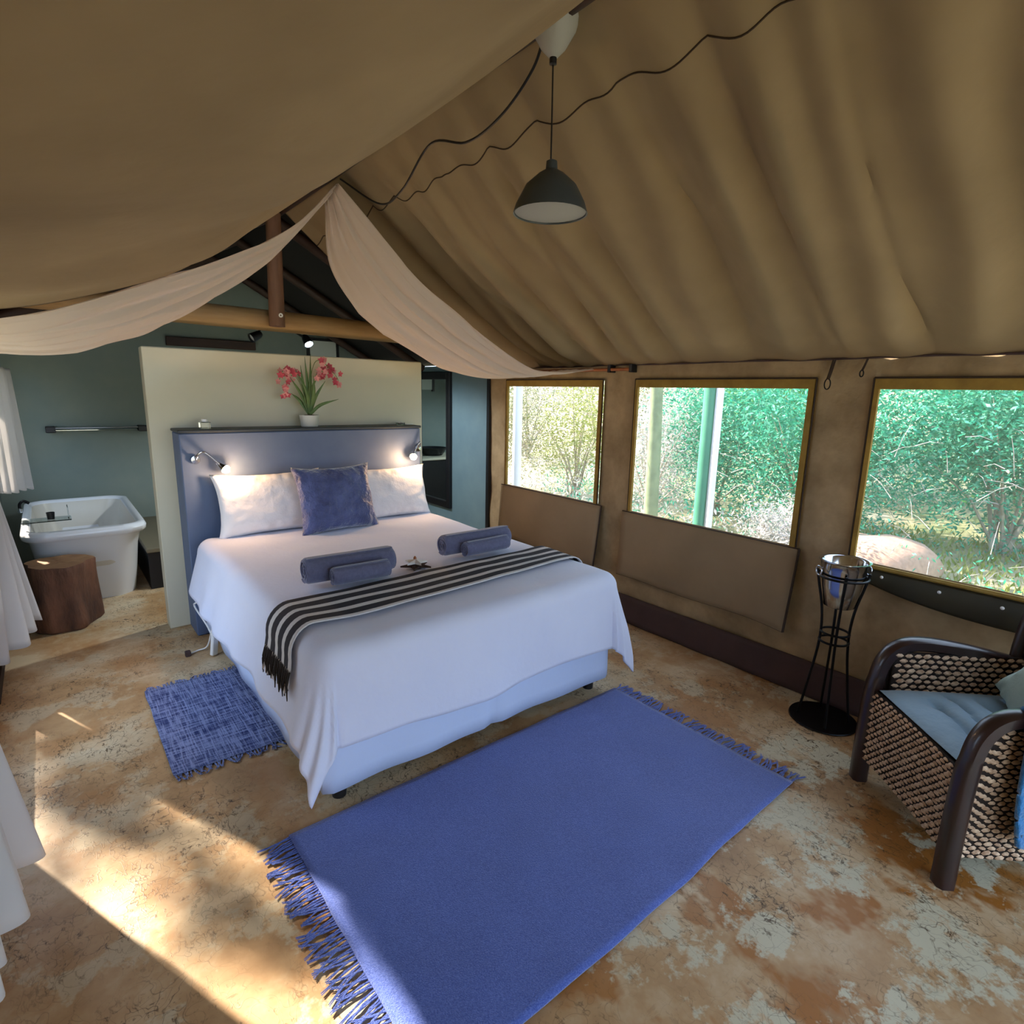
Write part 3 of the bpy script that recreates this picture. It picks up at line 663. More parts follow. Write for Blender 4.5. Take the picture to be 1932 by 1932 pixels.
towel('small rolled slate towel in front of the large roll nearer the small blue mat', (.965, 2.50, TZ+.052), (1.245, 2.49, TZ+.052), .044, 0)
towel('large rolled slate towel on the duvet at the window side', (1.665, 2.66, TZ+.06), (2.125, 2.66, TZ+.06), .06, 0)
towel('small rolled slate towel in front of the large roll at the window side', (1.74, 2.545, TZ+.052), (2.045, 2.555, TZ+.052), .042, 0)
t = thing('star_ornament', 'small star-shaped ornament of dark and white pieces between the towel pairs', 'ornament', (1.455, 2.58, TZ))
def star(c, R, r, z0, z1, m, nm, rot):
    top = []; n5 = 5
    for k in range(10):
        q = rot+k*math.pi/5; rr = R if k % 2 == 0 else r; top.append((c[0]+rr*math.cos(q), c[1]+rr*math.sin(q)))
    vs = [(x, y, z0) for x, y in top] + [(x, y, z0+(z1-z0)*.4) for x, y in top] + [(c[0], c[1], z1), (c[0], c[1], z0)]
    fs = [(i, (i+1) % 10, 10+(i+1) % 10, 10+i) for i in range(10)] + [(10+i, 10+(i+1) % 10, 20) for i in range(10)] + [((i+1) % 10, i, 21) for i in range(10)]
    MB().add(vs, fs).build(nm, m, t, False)
star((1.455, 2.58), .085, .034, TZ-.004, TZ+.018, M['darkwood'], 'dark_star', .3); star((1.455, 2.585), .062, .026, TZ+.014, TZ+.036, M['ceramic'], 'white_star', .9)
MB().lathe([(0, 0), (.009, .004), (.006, .014), (0, .02)], (1.45, 2.585, TZ+.034), 10).build('star_centre', M['copper'], t)

# cable and power strip by the bed
t = thing('power_strip', 'white power strip with a loose cable hanging beside the headboard', 'power strip', (.64, 3.72, 0))
MB().box((-.02, -.012, -.1), (.02, .012, .1), .006, Matrix.Translation((.655, 3.62, .105)) @ Matrix.Rotation(.12, 4, 'Y') @ Matrix.Rotation(.5, 4, 'Z')).build('socket_block', M['white'], t, False)
MB().tube(cat_rom([(.66, 3.70, .42), (.61, 3.80, .30), (.60, 3.84, .26), (.64, 3.74, .16), (.655, 3.66, .10)], 24), .005, 6).build('cable', M['white'], t)
MB().tube(cat_rom([(.655, 3.68, .14), (.63, 3.72, .03), (.58, 3.74, .008), (.53, 3.72, .007)], 20), .005, 6).build('cable', M['white'], t)
MB().box((.505, 3.69, .0), (.535, 3.72, .035), .004).build('plug', M['skirt'], t, False, label='brown plug end')

# ------------------------------------------------------------------ rugs
def rugbody(x0, x1, y0, y1, wav, seed, h=.012):
    def fn(u, v):
        x = x0+u*(x1-x0); y = y0+v*(y1-y0)
        x += .006*N3(0, v*6, seed)*(abs(u-.5) > .3); y += (wav*math.sin(u*5+seed)+.008*N3(u*8, 0, seed))*(1-v) + .006*N3(u*6, 1, seed)*v
        return (x, y, h*.6+.006*max(0, N3(x, y, seed, 3)))
    return fn
def fringe(fn, side, n, L, m, parent, thick=.004, curl=.3):
    mb = MB()
    for k in range(n):
        t_ = (k+.5)/n
        if side in 'LR': p = Vector(fn(0 if side == 'L' else 1, t_)); d = Vector((-1 if side == 'L' else 1, 0, 0)); s_ = Vector((0, 1, 0))
        else: p = Vector(fn(t_, 0 if side == 'F' else 1)); d = Vector((0, -1 if side == 'F' else 1, 0)); s_ = Vector((1, 0, 0))
        p.z = .007; l = L*random.uniform(.75, 1.15); c = random.uniform(-curl, curl)
        for st in range(2):
            j = (st-.5)*thick*1.2
            pts = [p-d*.006+s_*j, p+d*l*.35+s_*(c*l*.25-j), p+d*l*.7+s_*(c*l*.6+j), p+d*l+s_*(c*l+j*1.6)]
            mb.tube([(a.x, a.y, .006+.002*(i % 2)) for i, a in enumerate(pts)], [thick, thick*.9, thick*.8, thick*.45], 5)
    return mb.build('fringe', m, parent, kind='stuff')
t = thing('area_rug', 'large blue wool rug with fringed ends at the foot of the bed', 'rug', (1.4, 1.4, 0))
fnb = rugbody(.525, 2.30, .885, 1.885, .012, 3)
MB().grid(fnb, 80, 40).build('rug_body', M['rug'], t, solid=.008)
fringe(fnb, 'L', 100, .105, M['rug'], t, .0028, .45); fringe(fnb, 'R', 100, .085, M['rug'], t, .0028, .45)
t = thing('bedside_mat', 'small denim blue slub-woven mat with frayed ends beside the bed', 'mat', (.55, 2.93, 0))
fnm = rugbody(.255, .92, 2.50, 3.36, .004, 8)
MB().grid(fnm, 40, 40).build('mat_body', M['mat'], t, solid=.006)
fringe(fnm, 'F', 58, .05, M['mat'], t, .003, .8); fringe(fnm, 'B', 58, .04, M['mat'], t, .003, .8)

# ------------------------------------------------------------------ bathroom
t = thing('bathtub', 'white freestanding bathtub with rolled rim behind the tree stump stool', 'bathtub', (.14, 5.6, 0))
def tubring(x0, x1, y0, y1, z, r, n=12):
    out = []
    for cx, cy, a0 in ((x1-r, y1-r, 0), (x0+r, y1-r, 90), (x0+r, y0+r, 180), (x1-r, y0+r, 270)):
        for k in range(n): q = math.radians(a0+90*k/(n-1)); out.append((cx+r*math.cos(q), cy+r*math.sin(q), z))
    return out
def rings(rs, cap0=True, cap1=False):
    mb = MB(); n = len(rs[0]); vs = [p for r in rs for p in r]; fs = []
    for i in range(len(rs)-1):
        for k in range(n): fs.append((i*n+k, i*n+(k+1) % n, (i+1)*n+(k+1) % n, (i+1)*n+k))
    if cap0: fs.append(tuple(range(n-1, -1, -1)))
    if cap1: fs.append(tuple(range((len(rs)-1)*n, len(rs)*n)))
    return mb.add(vs, fs)
def tr(i, z, r): return tubring(-.215+i, .515-i, 4.9+i*1.4, 6.36-i, z, r)
rings([tubring(-.13, .43, 5.16, 6.2, .0, .16), tubring(-.15, .45, 5.08, 6.24, .2, .17), tubring(-.17, .465, 5.0, 6.28, .42, .17), tr(.035, .50, .17), tr(.02, .535, .16)]).build('tub_shell', M['enamel'], t)
rings([tr(.012, .53, .15), tr(0, .545, .15), tr(-.004, .575, .15), tr(.006, .597, .15), tr(.03, .602, .14), tr(.05, .59, .13), tr(.056, .575, .13)], False).build('rim', M['enamel'], t)
rings([tr(.056, .578, .13), tr(.07, .5, .14), tr(.10, .3, .15), tr(.15, .18, .14)], False, True).build('tub_inside', M['tubinner'], t)
t = thing('bath_tap', 'small black and chrome tap standing at the wall side of the bathtub', 'tap', (-.19, 5.9, .59))
MB().tube(cat_rom([(-.225, 5.9, .60), (-.225, 5.9, .65), (-.20, 5.9, .675), (-.165, 5.9, .655)], 16), .011, 10).build('spout', M['black'], t)
MB().lathe([(0, 0), (.016, 0), (.016, .03), (0, .035)], (-.225, 5.82, .60), 12).build('tap_handle', M['chrome'], t)
t = thing('bath_caddy', 'clear bath tray with a dark cup across the tap end of the tub', 'tray', (0, 5.35, .6))
MB().box((-.21, 5.28, .604), (.08, 5.44, .612), .003).build('tray', M['glass'], t, False)
MB().lathe([(0, 0), (.022, 0), (.026, .05), (.022, .05), (.018, .006), (0, .006)], (-.04, 5.36, .612), 14).build('cup', M['blackp'], t)
MB().box((.06, 5.30, .612), (.066, 5.42, .70), .001).build('glass_end', M['glass'], t, False)

# tree stump stool
t = thing('tree_stump', 'rough brown tree stump stool standing in front of the bathtub', 'stool', (-.03, 4.75, 0))
def stump_r(q, z): return .19*(1+.07*math.sin(3*q+.5)+.06*math.sin(5*q+1.2)+.03*math.sin(9*q+z*4)+.10*N3(math.cos(q)*1.5, math.sin(q)*1.5, z*3))*(1+.05*math.cos(z*9))
nst = 56; rs = []
for z in [0, .015, .07, .14, .21, .28, .35, .40, .425, .435]:
    k = .93 if z in (0,) else (.965 if z == .435 else 1)
    rs.append([(-.03+stump_r(2*math.pi*i/nst, z)*k*math.cos(2*math.pi*i/nst), 4.74+stump_r(2*math.pi*i/nst, z)*k*math.sin(2*math.pi*i/nst), z) for i in range(nst)])
rings(rs, True, False).build('bark_side', M['bark'], t)
top = [[(x, 4.74+(y-4.74)*1.0, z) for x, y, z in rs[-1]]] + [[(-.03+(x+.03)*kk, 4.74+(y-4.74)*kk, .436+.004*N3(x*9, y*9, kk)) for x, y, z in rs[-1]] for kk in (.8, .5, .2, .02)]
rings(top, False, True).build('sawn_top', M['cutwood'], t)

# low dark ledge, glass shelf, mirror, vanity
t = thing('low_ledge', 'low black tiled ledge with a pale top between the bathtub and the partition', 'ledge', (.8, 5.7, 0))
MB().box((.52, 5.18, 0), (1.3, YB, .30), .004).build('ledge_body', M['darkledge'], t, False)
MB().box((.515, 5.17, .30), (1.305, YB, .335), .004).build('ledge_top', M['paleledge'], t, False)
t = thing('glass_shelf', 'narrow glass shelf on two black brackets on the bathroom back wall', 'shelf', (.37, YB-.05, 1.2))
MB().box((.06, YB-.11, 1.19), (.70, YB-.01, 1.198), .001).build('shelf_pane', M['glass'], t, False)
MB().tube([(.03, YB-.11, 1.215), (.73, YB-.11, 1.215)], .004, 8).build('guard_rail', M['chrome'], t)
for x in (.035, .715): MB().box((x-.035, YB-.12, 1.175), (x+.035, YB, 1.228), .005).build('bracket', M['blackp'], t, False)
t = thing('wall_mirror', 'tall black-framed mirror on the blue wall beyond the partition', 'mirror', (XR-.03, 5.15, .43))
MB().box((XR-.012, 4.90, .50), (XR-.008, 5.44, 1.72)).build('mirror_glass', M['mirror'], t, False)
fr = MB()
for lo_, hi_ in (((XR-.035, 4.835, .43), (XR, 4.90, 1.79)), ((XR-.035, 5.44, .43), (XR, 5.50, 1.79)), ((XR-.035, 4.90, .43), (XR, 5.44, .50)), ((XR-.035, 4.90, 1.72), (XR, 5.44, 1.79))): fr.box(lo_, hi_, .004)
fr.build('mirror_frame', M['blackp'], t, False)
t = thing('vanity', 'dark vanity cabinet with a pale top seen in the mirror', 'cabinet', (1.9, 5.9, 0))
MB().box((1.45, 6.0, 0), (3.0, YB-.01, .78), .006).build('cabinet_body', M['darkledge'], t, False)
MB().box((1.43, 5.98, .78), (3.02, YB-.01, .81), .004).build('counter_top', M['cream'], t, False)
MB().lathe([(0, .01), (.12, .01), (.18, .10), (.175, .10), (.11, .02), (0, .02)], (2.5, 6.24, .81), 28).build('basin', M['blackp'], t)

# curtains
def curtain(name, lab, top, hem, tie, folds, m, nm='curtains'):
    """top, hem: (p0, p1) lines; tie: (p0, p1, height fraction) or None"""
    def fn(u, v):
        T = Vector(top[0]).lerp(Vector(top[1]), u); H = Vector(hem[0]).lerp(Vector(hem[1]), u)
        if tie:
            K = Vector(tie[0]).lerp(Vector(tie[1]), u); k = tie[2]
            if v < k: p = T.lerp(K, (v/k)**.8)
            else: q = (v-k)/(1-k); p = K.lerp(H, q); p.z = K.z+(H.z-K.z)*q; 
            amp = .012+.03*max(0, (v-k)/(1-k)) if v > k else .012+.015*(1-v/k)
        else: p = T.lerp(H, v); amp = .012+.014*v
        d = (Vector(hem[1])-Vector(hem[0])); nrm = Vector((-d.y, d.x, 0)).normalized()
        ph = u*folds*2*math.pi
        p = p + nrm*amp*(math.sin(ph)+.5*math.sin(ph*.53+1)); p.z += .016*math.sin(ph+.6)*v + .008*math.cos(u*7)*v
        return p
    o = MB().grid(fn, 110, 40).build(name, m, solid=.003); return tag(o, lab, 'curtain', nm)
curtain('door_curtain', 'white curtain gathered and flaring to the floor in front of the stump stool', ((-.33, 4.2, 1.8), (-.3, 4.62, 1.8)), ((-.43, 3.70, .09), (-.150, 4.43, .155)), ((-.34, 4.42, .97), (-.272, 4.56, .97), .46), 4.5, M['curtain'])
curtain('window_curtain', 'short white curtain at the bathroom window above the tub', ((-.335, 5.25, 1.735), (-.178, 6.12, 1.70)), ((-.33, 5.2, .86), (-.150, 5.72, .80)), None, 9, M['curtain'])
curtain('door_curtain', 'white curtain with a ragged lifted hem at the near end of the doorway', ((-.33, 1.3, 1.8), (-.30, 2.65, 1.8)), ((-.26, 1.30, .36), (-.205, 2.12, .16)), ((-.34, 1.9, 1.0), (-.30, 2.2, 1.0), .5), 5, M['curtain'])

# ------------------------------------------------------------------ ice bucket on stand
cx, cy = 2.935, 1.045
t = thing('bucket_stand', 'black wire stand with a flat round foot beside the armchair', 'stand', (cx, cy, 0))
MB().lathe([(0, 0), (.150, 0), (.158, .004), (.156, .010), (0, .012)], (cx, cy, 0), 40).build('foot_plate', M['black'], t)
for k in range(4):
    q = math.radians(28+90*k); c_, s_ = math.cos(q), math.sin(q); pts = []
    for z, r in ((.01, .115), (.2, .088), (.36, .068), (.48, .062), (.60, .072), (.72, .098), (.79, .112)): pts.append((cx+r*c_, cy+r*s_, z))
    q2 = q+.16; 
    MB().tube(cat_rom(pts, 20), .0065, 8).build('rod', M['black'], t)
for r, z in ((.065, .43), (.063, .475), (.110, .765)):
    MB().tube([(cx+r*math.cos(k*math.pi/18), cy+r*math.sin(k*math.pi/18), z) for k in range(36)], .006, 8, closed=True).build('ring', M['black'], t)
t = thing('ice_bucket', 'shiny steel ice bucket sitting in the black wire stand', 'bucket', (cx, cy, .6))
MB().lathe([(0, .0), (.062, 0), (.068, .004), (.085, .10), (.098, .19), (.106, .226), (.113, .232), (.113, .236), (.106, .236), (.095, .225), (.080, .10), (.064, .012), (0, .010)], (cx, cy, .612), 48).build('bucket_body', M['chrome'], t)
for sg in (-1, 1):
    q0 = math.radians(-35) + (0 if sg > 0 else math.pi); px, py = cx+.108*math.cos(q0), cy+.108*math.sin(q0)
    MB().tube([(px+.018*math.cos(q0)+.022*math.cos(a)*-math.sin(q0), py+.018*math.sin(q0)+.022*math.cos(a)*math.cos(q0), .795+.022*math.sin(a)) for a in [k*math.pi/8 for k in range(16)]], .0035, 8, closed=True).build('ring_handle', M['chrome'], t)

# ------------------------------------------------------------------ wicker armchair (local frame: u across the front, v to the back)
CO = Vector((2.388, .542, 0)); CU = Vector((-.681, -.732, 0)).normalized(); CV = Vector((.732, -.681, 0)).normalized()
def cw(u, v, z): return CO + CU*u + CV*v + Vector((0, 0, z))
HW, DP = .275, .56
t = thing('wicker_armchair', 'dark wood armchair with woven seagrass panels beside the ice bucket', 'chair', tuple(CO))
for sg in (-1, 1):
    pts = cat_rom([cw(sg*HW, 0, 0), cw(sg*HW, .0, .25), cw(sg*HW, .008, .45), cw(sg*HW, .03, .555), cw(sg*HW, .085, .615), cw(sg*HW, .18, .63), cw(sg*HW, .34, .61), cw(sg*HW, .50, .575), cw(sg*HW, DP, .56)], 44)
    mb = MB(); vs = []; fs = []; N_ = len(pts)
    for i, p in enumerate(pts):
        tn = (pts[min(N_-1, i+1)]-pts[max(0, i-1)]).normalized(); a = CU; b_ = tn.cross(a).normalized(); hw, hh = .030, .026+.004*(i < 12)
        for (x, y) in ((-1, -.6), (-.6, -1), (.6, -1), (1, -.6), (1, .6), (.6, 1), (-.6, 1), (-1, .6)): vs.append(p+a*x*hw+b_*y*hh)
    for i in range(N_-1):
        for k in range(8): fs.append((i*8+k, i*8+(k+1) % 8, (i+1)*8+(k+1) % 8, (i+1)*8+k))
    fs += [tuple(range(7, -1, -1)), tuple(range((N_-1)*8, N_*8))]
    mb.add(vs, fs).build('arm_frame', M['rattanwood'], t)
    MB().tube([cw(sg*HW, DP+.06, 0), cw(sg*HW, DP+.02, .2), cw(sg*HW, DP, .5)], [.026, .028, .028], 8).build('leg', M['rattanwood'], t)
pieces = {'front': 0}
def weave(name, P, nu, nv, du, thickness=.008):
    """P(u,v)->(point, across dir, up dir, normal); nu x nv lozenge strands in offset rows over a dark backing"""
    pn = MB().grid(lambda a, b_: P(a, b_)[0], 16, 16).build(name, M['weavedark'], t, solid=.012)
    mb = MB()
    for j in range(nv):
        for i in range(nu):
            a = (i+.5+(.5 if j % 2 else 0))/nu; b_ = (j+.5)/nv
            if a > .985: continue
            p, e1, e2, nn = P(a, b_)
            if p is None: continue
            p = p + nn*(.008+random.uniform(-.001, .002)); L = du*.46*random.uniform(.8, 1.05); H = L*.5; sk = e2*random.uniform(-.12, .2)*L
            q = [p-e1*L-sk, p-e1*L*.4+e2*H-sk*.3, p+e1*L*.4+e2*H+sk, p+e1*L+sk, p+e1*L*.4-e2*H+sk*.3, p-e1*L*.4-e2*H-sk, p+nn*thickness-e1*L*.3, p+nn*thickness+e1*L*.3]
            mb.add(q, [(0, 6, 1), (1, 6, 7, 2), (2, 7, 3), (3, 7, 4), (4, 7, 6, 5), (5, 6, 0)])
    mb.build('woven_strands', M['strand'], pn, kind='stuff')
Z = Vector((0, 0, 1))
weave('front_panel', lambda a, b_: (cw(-HW+.02+a*(2*HW-.04), -.002+.012*math.sin(a*math.pi), .11+b_*.315), CU, Z, -CV), 17, 20, .031)
for sg, nm in ((-1, 'side_panel'), (1, 'side_panel')):
    nr = CU*sg
    def P(a, b_, sg=sg, nr=nr):
        v = .02+a*(DP-.03); zt = .60-.02*a if a > .12 else .53+.5*a; return (cw(sg*(HW-.004), v, .11+b_*(zt-.11-.01)), CV*(1), Z, nr)
    weave(nm, P, 17, 28, .033)
weave('inner_side_panel', lambda a, b_: (cw(-HW+.022, .05+a*(DP-.06), .40+b_*.20), CV, Z, CU), 14, 9, .04)
def PB(a, b_): return (cw((-HW+.01+a*(2*HW-.02)), DP-.04+.09*b_+.02*math.sin(a*math.pi), .38+b_*.56), CU, (Z+CV*.25).normalized(), -CV)
weave('back_panel', PB, 16, 24, .034)
MB().tube(cat_rom([cw(-HW, DP-.03, .45), cw(-HW-.005, DP, .75), cw(-HW+.03, DP+.05, .93), cw(0, DP+.06, .97), cw(HW-.03, DP+.05, .93), cw(HW+.005, DP, .75), cw(HW, DP-.03, .45)], 40), .024, 10).build('back_frame', M['rattanwood'], t)
MB().grid(lambda a, b_: cw(-HW+.02+a*(2*HW-.04), .0+b_*DP, .385), 6, 6).build('seat', M['weavedark'], t, solid=.02)
def padfn(sg):
    def g(a, b_):
        x = (a-.5)*2; y = (b_-.5)*2; k = max(0, (1-abs(x)**5)*(1-abs(y)**5))**.5
        tuft = sum(math.exp(-((x-px_)**2+(y-py_)**2)/.03) for px_ in (-.45, .45) for py_ in (-.45, .45))
        cre = -.022*sum(math.exp(-((y-q_-.12*N3(x, q_, 3, 1.8))/.055)**2)*max(0, min(1, (l_-abs(x+.1))*4)) for q_, l_ in ((-.45, .6), (-.1, .85), (.3, .7), (.65, .6)))
        return cw(x*(HW-.036)*1.0, .262+y*.255, .4345+sg*.025*k*(1-.7*min(1, tuft)) + (cre*k if sg > 0 else 0))
    return g
mb = MB().grid(padfn(1), 40, 40); mb.grid(padfn(-1), 40, 40); mb.f = mb.f[:1600] + [tuple(reversed(f)) for f in mb.f[1600:]]
tag(mb.build('seat_cushion', M['seatblue']), 'steel blue tufted seat pad on the wicker armchair', 'cushion')
yaw = math.atan2(CU.y, CU.x)
p = cw(-.03, .40, .42)
pillow('back_cushion', 'pale teal cushion leaning on the back of the wicker armchair', 'cushion', M['paleteal'], .38, .34, .12, tuple(p), math.radians(-16), yaw, roll=math.radians(28), seed=20)
def bfn(u, v):
    # throw over the near arm: from inside seat over arm and down outside
    q = [(HW-.06, .47), (HW-.035, .60), (HW-.01, .665), (HW+.03, .655), (HW+.05, .55), (HW+.06, .40), (HW+.07, .29), (HW+.075, .23)]
    P_ = cat_rom([(a, b_, 0) for a, b_ in q], 40); p = P_[min(40, int(v*40+.001))]
    uu = p.x + .01*math.sin(u*14+v*3)*v+.008
    return cw(uu, .125+u*.36+.012*math.sin(v*7), p.y-.015*math.sin(u*9)*v)
tag(MB().grid(bfn, 40, 50).build('blue_throw', M['brightblue'], solid=.014), 'bright blue fluffy throw draped over the near arm of the armchair', 'throw')

# ------------------------------------------------------------------ outdoors
t = thing('veranda_post', 'green veranda post with a pale strip for its lit edge outside the middle window', 'post', (4.4, 2.77, -.2))
MB().tube([(4.4, 2.775, -.2), (4.4, 2.775, 2.6)], .06, 18).build('post_shaft', M['outpost'], t)
MB().box((4.37, 2.672, -.2), (4.43, 2.712, 2.6), .004).build('lit_edge_strip', M['outpostw'], t, False)  # pale strip stands in for light along the post's edge
tag(MB().tube([(4.4, 5.33, -.2), (4.4, 5.33, 2.6)], .055, 16).build('veranda_post', M['outpostw']), 'pale white veranda post at the edge of the small square window', 'post')
t = thing('tree', 'tree with a pale sage trunk at the left side of the middle window', 'tree', (5.6, 4.2, -.2))
MB().tube([(5.6, 4.2, -.3), (5.62, 4.24, 1.0), (5.6, 4.28, 2.6), (5.7, 4.4, 4.2)], [.09, .08, .07, .05], 12).build('trunk', M['trunk'], t)
MB().tube([(5.61, 4.27, 2.0), (5.9, 3.9, 2.8), (6.3, 3.5, 3.5)], [.05, .035, .015], 8).build('branch', M['trunk'], t)
def rockfn(c, r, seed, name, lab):
    mb = MB(); vs = []; fs = []; n, m = 26, 14
    for j in range(m+1):
        th = math.pi*j/m
        for i in range(n):
            q = 2*math.pi*i/n; d = Vector((math.sin(th)*math.cos(q), math.sin(th)*math.sin(q), math.cos(th))); k = 1+.22*N3(d.x, d.y, d.z+seed, 1.4)+.06*N3(d.x, d.y, d.z, 5)
            vs.append((c[0]+d.x*r[0]*k, c[1]+d.y*r[1]*k, c[2]+d.z*r[2]*k))
    for j in range(m):
        for i in range(n): fs.append((j*n+i, (j+1)*n+i, (j+1)*n+(i+1) % n, j*n+(i+1) % n))
    tag(mb.add(vs, fs).build(name, M['rock']), lab, 'rock')
rockfn((6.5, 2.05, -.15), (.7, .62, .42), 3, 'boulder', 'rounded pink granite boulder behind the bucket outside the armchair window')
def bush(x, y, r, h, m, nleaf, ls, lab, seed, grp='bushes outside the windows', twigs=14, zb=None, flat=1, tm='twig'):
    rnd = random.Random(seed); z0 = gz(x, y) if zb is None else zb
    t = thing('bush', lab, 'bush', (x, y, z0), grp); mb = MB(); tw = MB(); cl_ = []
    for k in range(twigs):
        q = rnd.uniform(0, 6.28); rr = r*rnd.uniform(.3, .95); zz = h*rnd.uniform(.35, 1); e = Vector((x+rr*math.cos(q)*flat, y+rr*math.sin(q), z0+zz))
        mid = Vector((x+rr*.35*math.cos(q), y+rr*.35*math.sin(q), z0+zz*.5)); tw.tube([(x+rnd.uniform(-.1, .1), y+rnd.uniform(-.1, .1), z0), mid, e], [.022, .012, .004], 5)
        cl_.append(e); cl_.append(mid.lerp(e, .6))
    tw.build('stems', M[tm], t)
    ls *= .72
    for k in range(int(nleaf*2.4)):
        c = rnd.choice(cl_); p = c + Vector((rnd.gauss(0, r*.26), rnd.gauss(0, r*.26), rnd.gauss(0, h*.16)))
        if p.z < z0: p.z = z0+rnd.random()*.3
        a = Vector((rnd.uniform(-1, 1), rnd.uniform(-1, 1), rnd.uniform(-.7, .7))).normalized(); b_ = a.orthogonal().normalized(); b_ = (b_*math.cos(k)+a.cross(b_)*math.sin(k))
        l = ls*rnd.uniform(.6, 1.3); mb.add([p-a*l, p+b_*l*.35, p+a*l, p-b_*l*.35], [(0, 1, 2, 3)])
    mb.build('foliage', M[m], t, False, kind='stuff'); return t
B = [ # x, y, r, h, material, leaves, size, label
 (6.2, 8.2, .9, 2.0, 'sage', 5200, .035, 'sun-bleached sage bush filling the window beside the blue wall'),
 (7.0, 6.9, .8, 1.9, 'yellowg', 2600, .04, 'yellow-green bush at the right side of the small square window'),
 (9.0, 10.5, 1.6, 2.6, 'blossom', 4500, .05, 'white-speckled shrub far behind the small square window'),
 (6.6, 5.0, .7, 1.7, 'blossom', 2600, .035, 'white flowering bush behind the pale trunk in the middle window'),
 (7.6, 4.6, 1.0, 2.0, 'teal', 6500, .045, 'teal bush left of the green veranda post'),
 (7.2, 3.1, .9, 1.7, 'teal', 6500, .045, 'teal bush right of the green veranda post'),
 (5.6, 2.55, .42, .72, 'blossom', 2400, .03, 'low white flowering bush at the bottom corner of the middle window'),
 (9.6, 4.4, 1.5, 3.0, 'green', 6500, .06, 'tall fresh green bush high in the middle window'),
 (8.2, 1.35, 1.1, 2.0, 'teal', 9000, .05, 'dense teal bush behind the boulder'),
 (8.6, -.2, 1.3, 2.1, 'teal', 9000, .05, 'widest teal bush outside the window above the armchair'),
 (10.5, 1.6, 1.6, 3.2, 'green', 8000, .06, 'tall green bush rising behind the teal bushes'),
 (11.5, -.8, 1.8, 3.0, 'green', 6000, .06, 'tall green bush at the far right outside the armchair window'),
 (12.5, 6.5, 2.0, 3.4, 'teal', 7000, .07, 'distant teal thicket beyond the middle window'),
 (12.5, 11.5, 2.2, 3.4, 'sage', 6000, .07, 'distant sage thicket beyond the small square window'),
]
for i, (x, y, r, h, m, nl, ls, lab) in enumerate(B): bush(x, y, r, h, m, nl, ls, lab, 100+i)
# undergrowth: grassy tufts and low leaves covering the ground by the windows
rnd = random.Random(77)
for nm, m, x0, x1, y0, y1, n_, hh, lab in (('grass', 'yellowg', 4.6, 8.5, -2.5, 3.2, 9000, .10, 'pale yellow-green grass on the ground beside the boulder'),
        ('undergrowth', 'teal', 6.2, 10.5, -2.5, 7.5, 24000, .45, 'low teal undergrowth between the bushes'),
        ('undergrowth', 'blossom', 5.5, 11, 2.4, 12, 16000, .5, 'white-flecked undergrowth beyond the two farther windows')):
    mb = MB()
    for k in range(n_):
        x = rnd.uniform(x0, x1); y = rnd.uniform(y0, y1)
        if N3(x, y, 31, .9) < -.12 + .1*rnd.random() and nm != 'grass': continue
        z = gz(x, y) + rnd.random()**1.6*hh; p = Vector((x, y, z)); a = Vector((rnd.uniform(-.6, .6), rnd.uniform(-.6, .6), 1 if nm == 'grass' else rnd.uniform(-.4, .8))).normalized(); b_ = a.orthogonal().normalized(); b_ = b_*math.cos(k)+a.cross(b_)*math.sin(k)
        l = rnd.uniform(.02, .045)*(1.3 if nm == 'grass' else 1); mb.add([p-a*l, p+b_*l*.3, p+a*l, p-b_*l*.3], [(0, 1, 2, 3)])
    o = mb.build(nm, M[m], None, False, kind='stuff'); tag(o, lab, 'plants')
tw = MB()
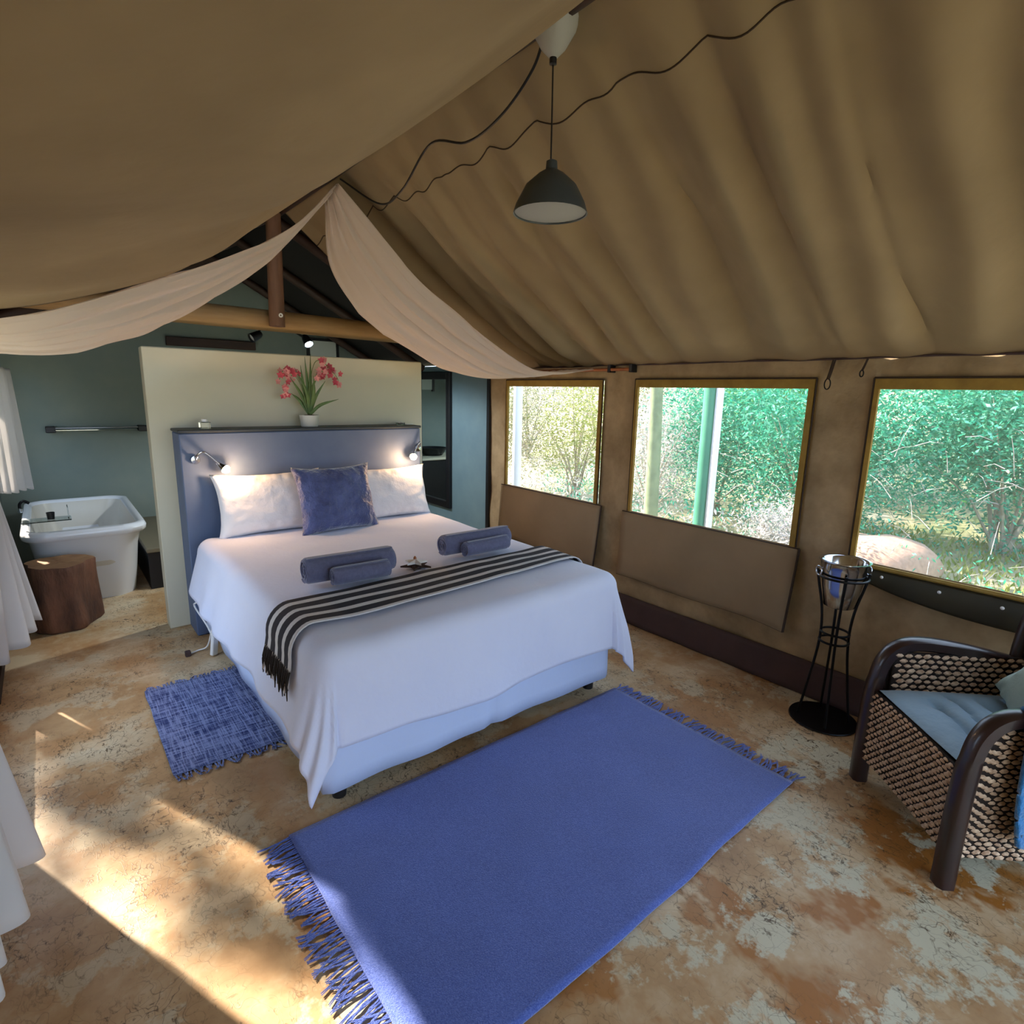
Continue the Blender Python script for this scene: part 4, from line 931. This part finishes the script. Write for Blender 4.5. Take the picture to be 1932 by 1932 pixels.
for k in range(420):
    x = rnd.uniform(5.4, 9); y = rnd.uniform(-2, 9); z = gz(x, y)+rnd.uniform(.05, 1.5); a = Vector((rnd.uniform(-.3, .3), rnd.uniform(-1, 1), rnd.uniform(-.5, .9))).normalized(); l = rnd.uniform(.05, .17)
    p = Vector((x, y, z)); tw.tube([p-a*l, p+Vector((0, 0, .03)), p+a*l], [.004, .003, .0015], 4)
tag(tw.build('dry_twigs', M['blossom'], None, True, kind='stuff'), 'thin pale dry twigs tangled among the bushes', 'twigs')
# tree on the doorway side whose crown dapples the sunlight
t = thing('shade_tree', 'leafy tree outside the doorway that dapples the sunlight', 'tree', (-4.6, 9.6, -.16))
MB().tube([(-4.6, 9.6, -.2), (-4.5, 9.5, 1.6), (-4.2, 9.4, 3.2), (-3.9, 9.3, 4.4)], [.16, .13, .09, .05], 10).build('trunk', M['bark'], t)
rnd = random.Random(5); mb = MB()
def sunpt(x, y, z): return Vector((x-.543*z, y+1.24*z, z))
for (x, y, r, n_) in ((.02, 2.42, .08, 170), (-.1, 2.75, .07, 60), (.14, 2.28, .07, 130), (-.05, 3.0, .14, 430), (.14, 2.8, .12, 320), (.26, 1.72, .10, 200), (.42, 1.45, .06, 90), (-.02, 2.6, .05, 60), (-.12, 2.2, .05, 60), (-.12, 2.55, .04, 60)):
    for k in range(n_):
        p = sunpt(x, y, rnd.uniform(4.2, 6.0)) + Vector((rnd.gauss(0, r), rnd.gauss(0, r*1.3), rnd.gauss(0, .1)))
        a = Vector((rnd.uniform(-1, 1), rnd.uniform(-1, 1), rnd.uniform(-.5, .5))).normalized(); b_ = a.orthogonal(); l = rnd.uniform(.035, .065)
        mb.add([p-a*l, p+b_*l*.45, p+a*l, p-b_*l*.4], [(0, 1, 2, 3)])
for k in range(5000):
    p = Vector((-4.3+rnd.gauss(0, .9), 9.6+rnd.gauss(0, 1.0), 5.4+rnd.gauss(0, .7)))
    if (p - sunpt(.1, 2.4, p.z)).length < .9: continue
    a = Vector((rnd.uniform(-1, 1), rnd.uniform(-1, 1), rnd.uniform(-.5, .5))).normalized(); b_ = a.orthogonal(); l = rnd.uniform(.03, .07)
    mb.add([p-a*l, p+b_*l*.4, p+a*l, p-b_*l*.4], [(0, 1, 2, 3)])
mb.build('crown', M['darkg'], t, False, kind='stuff')
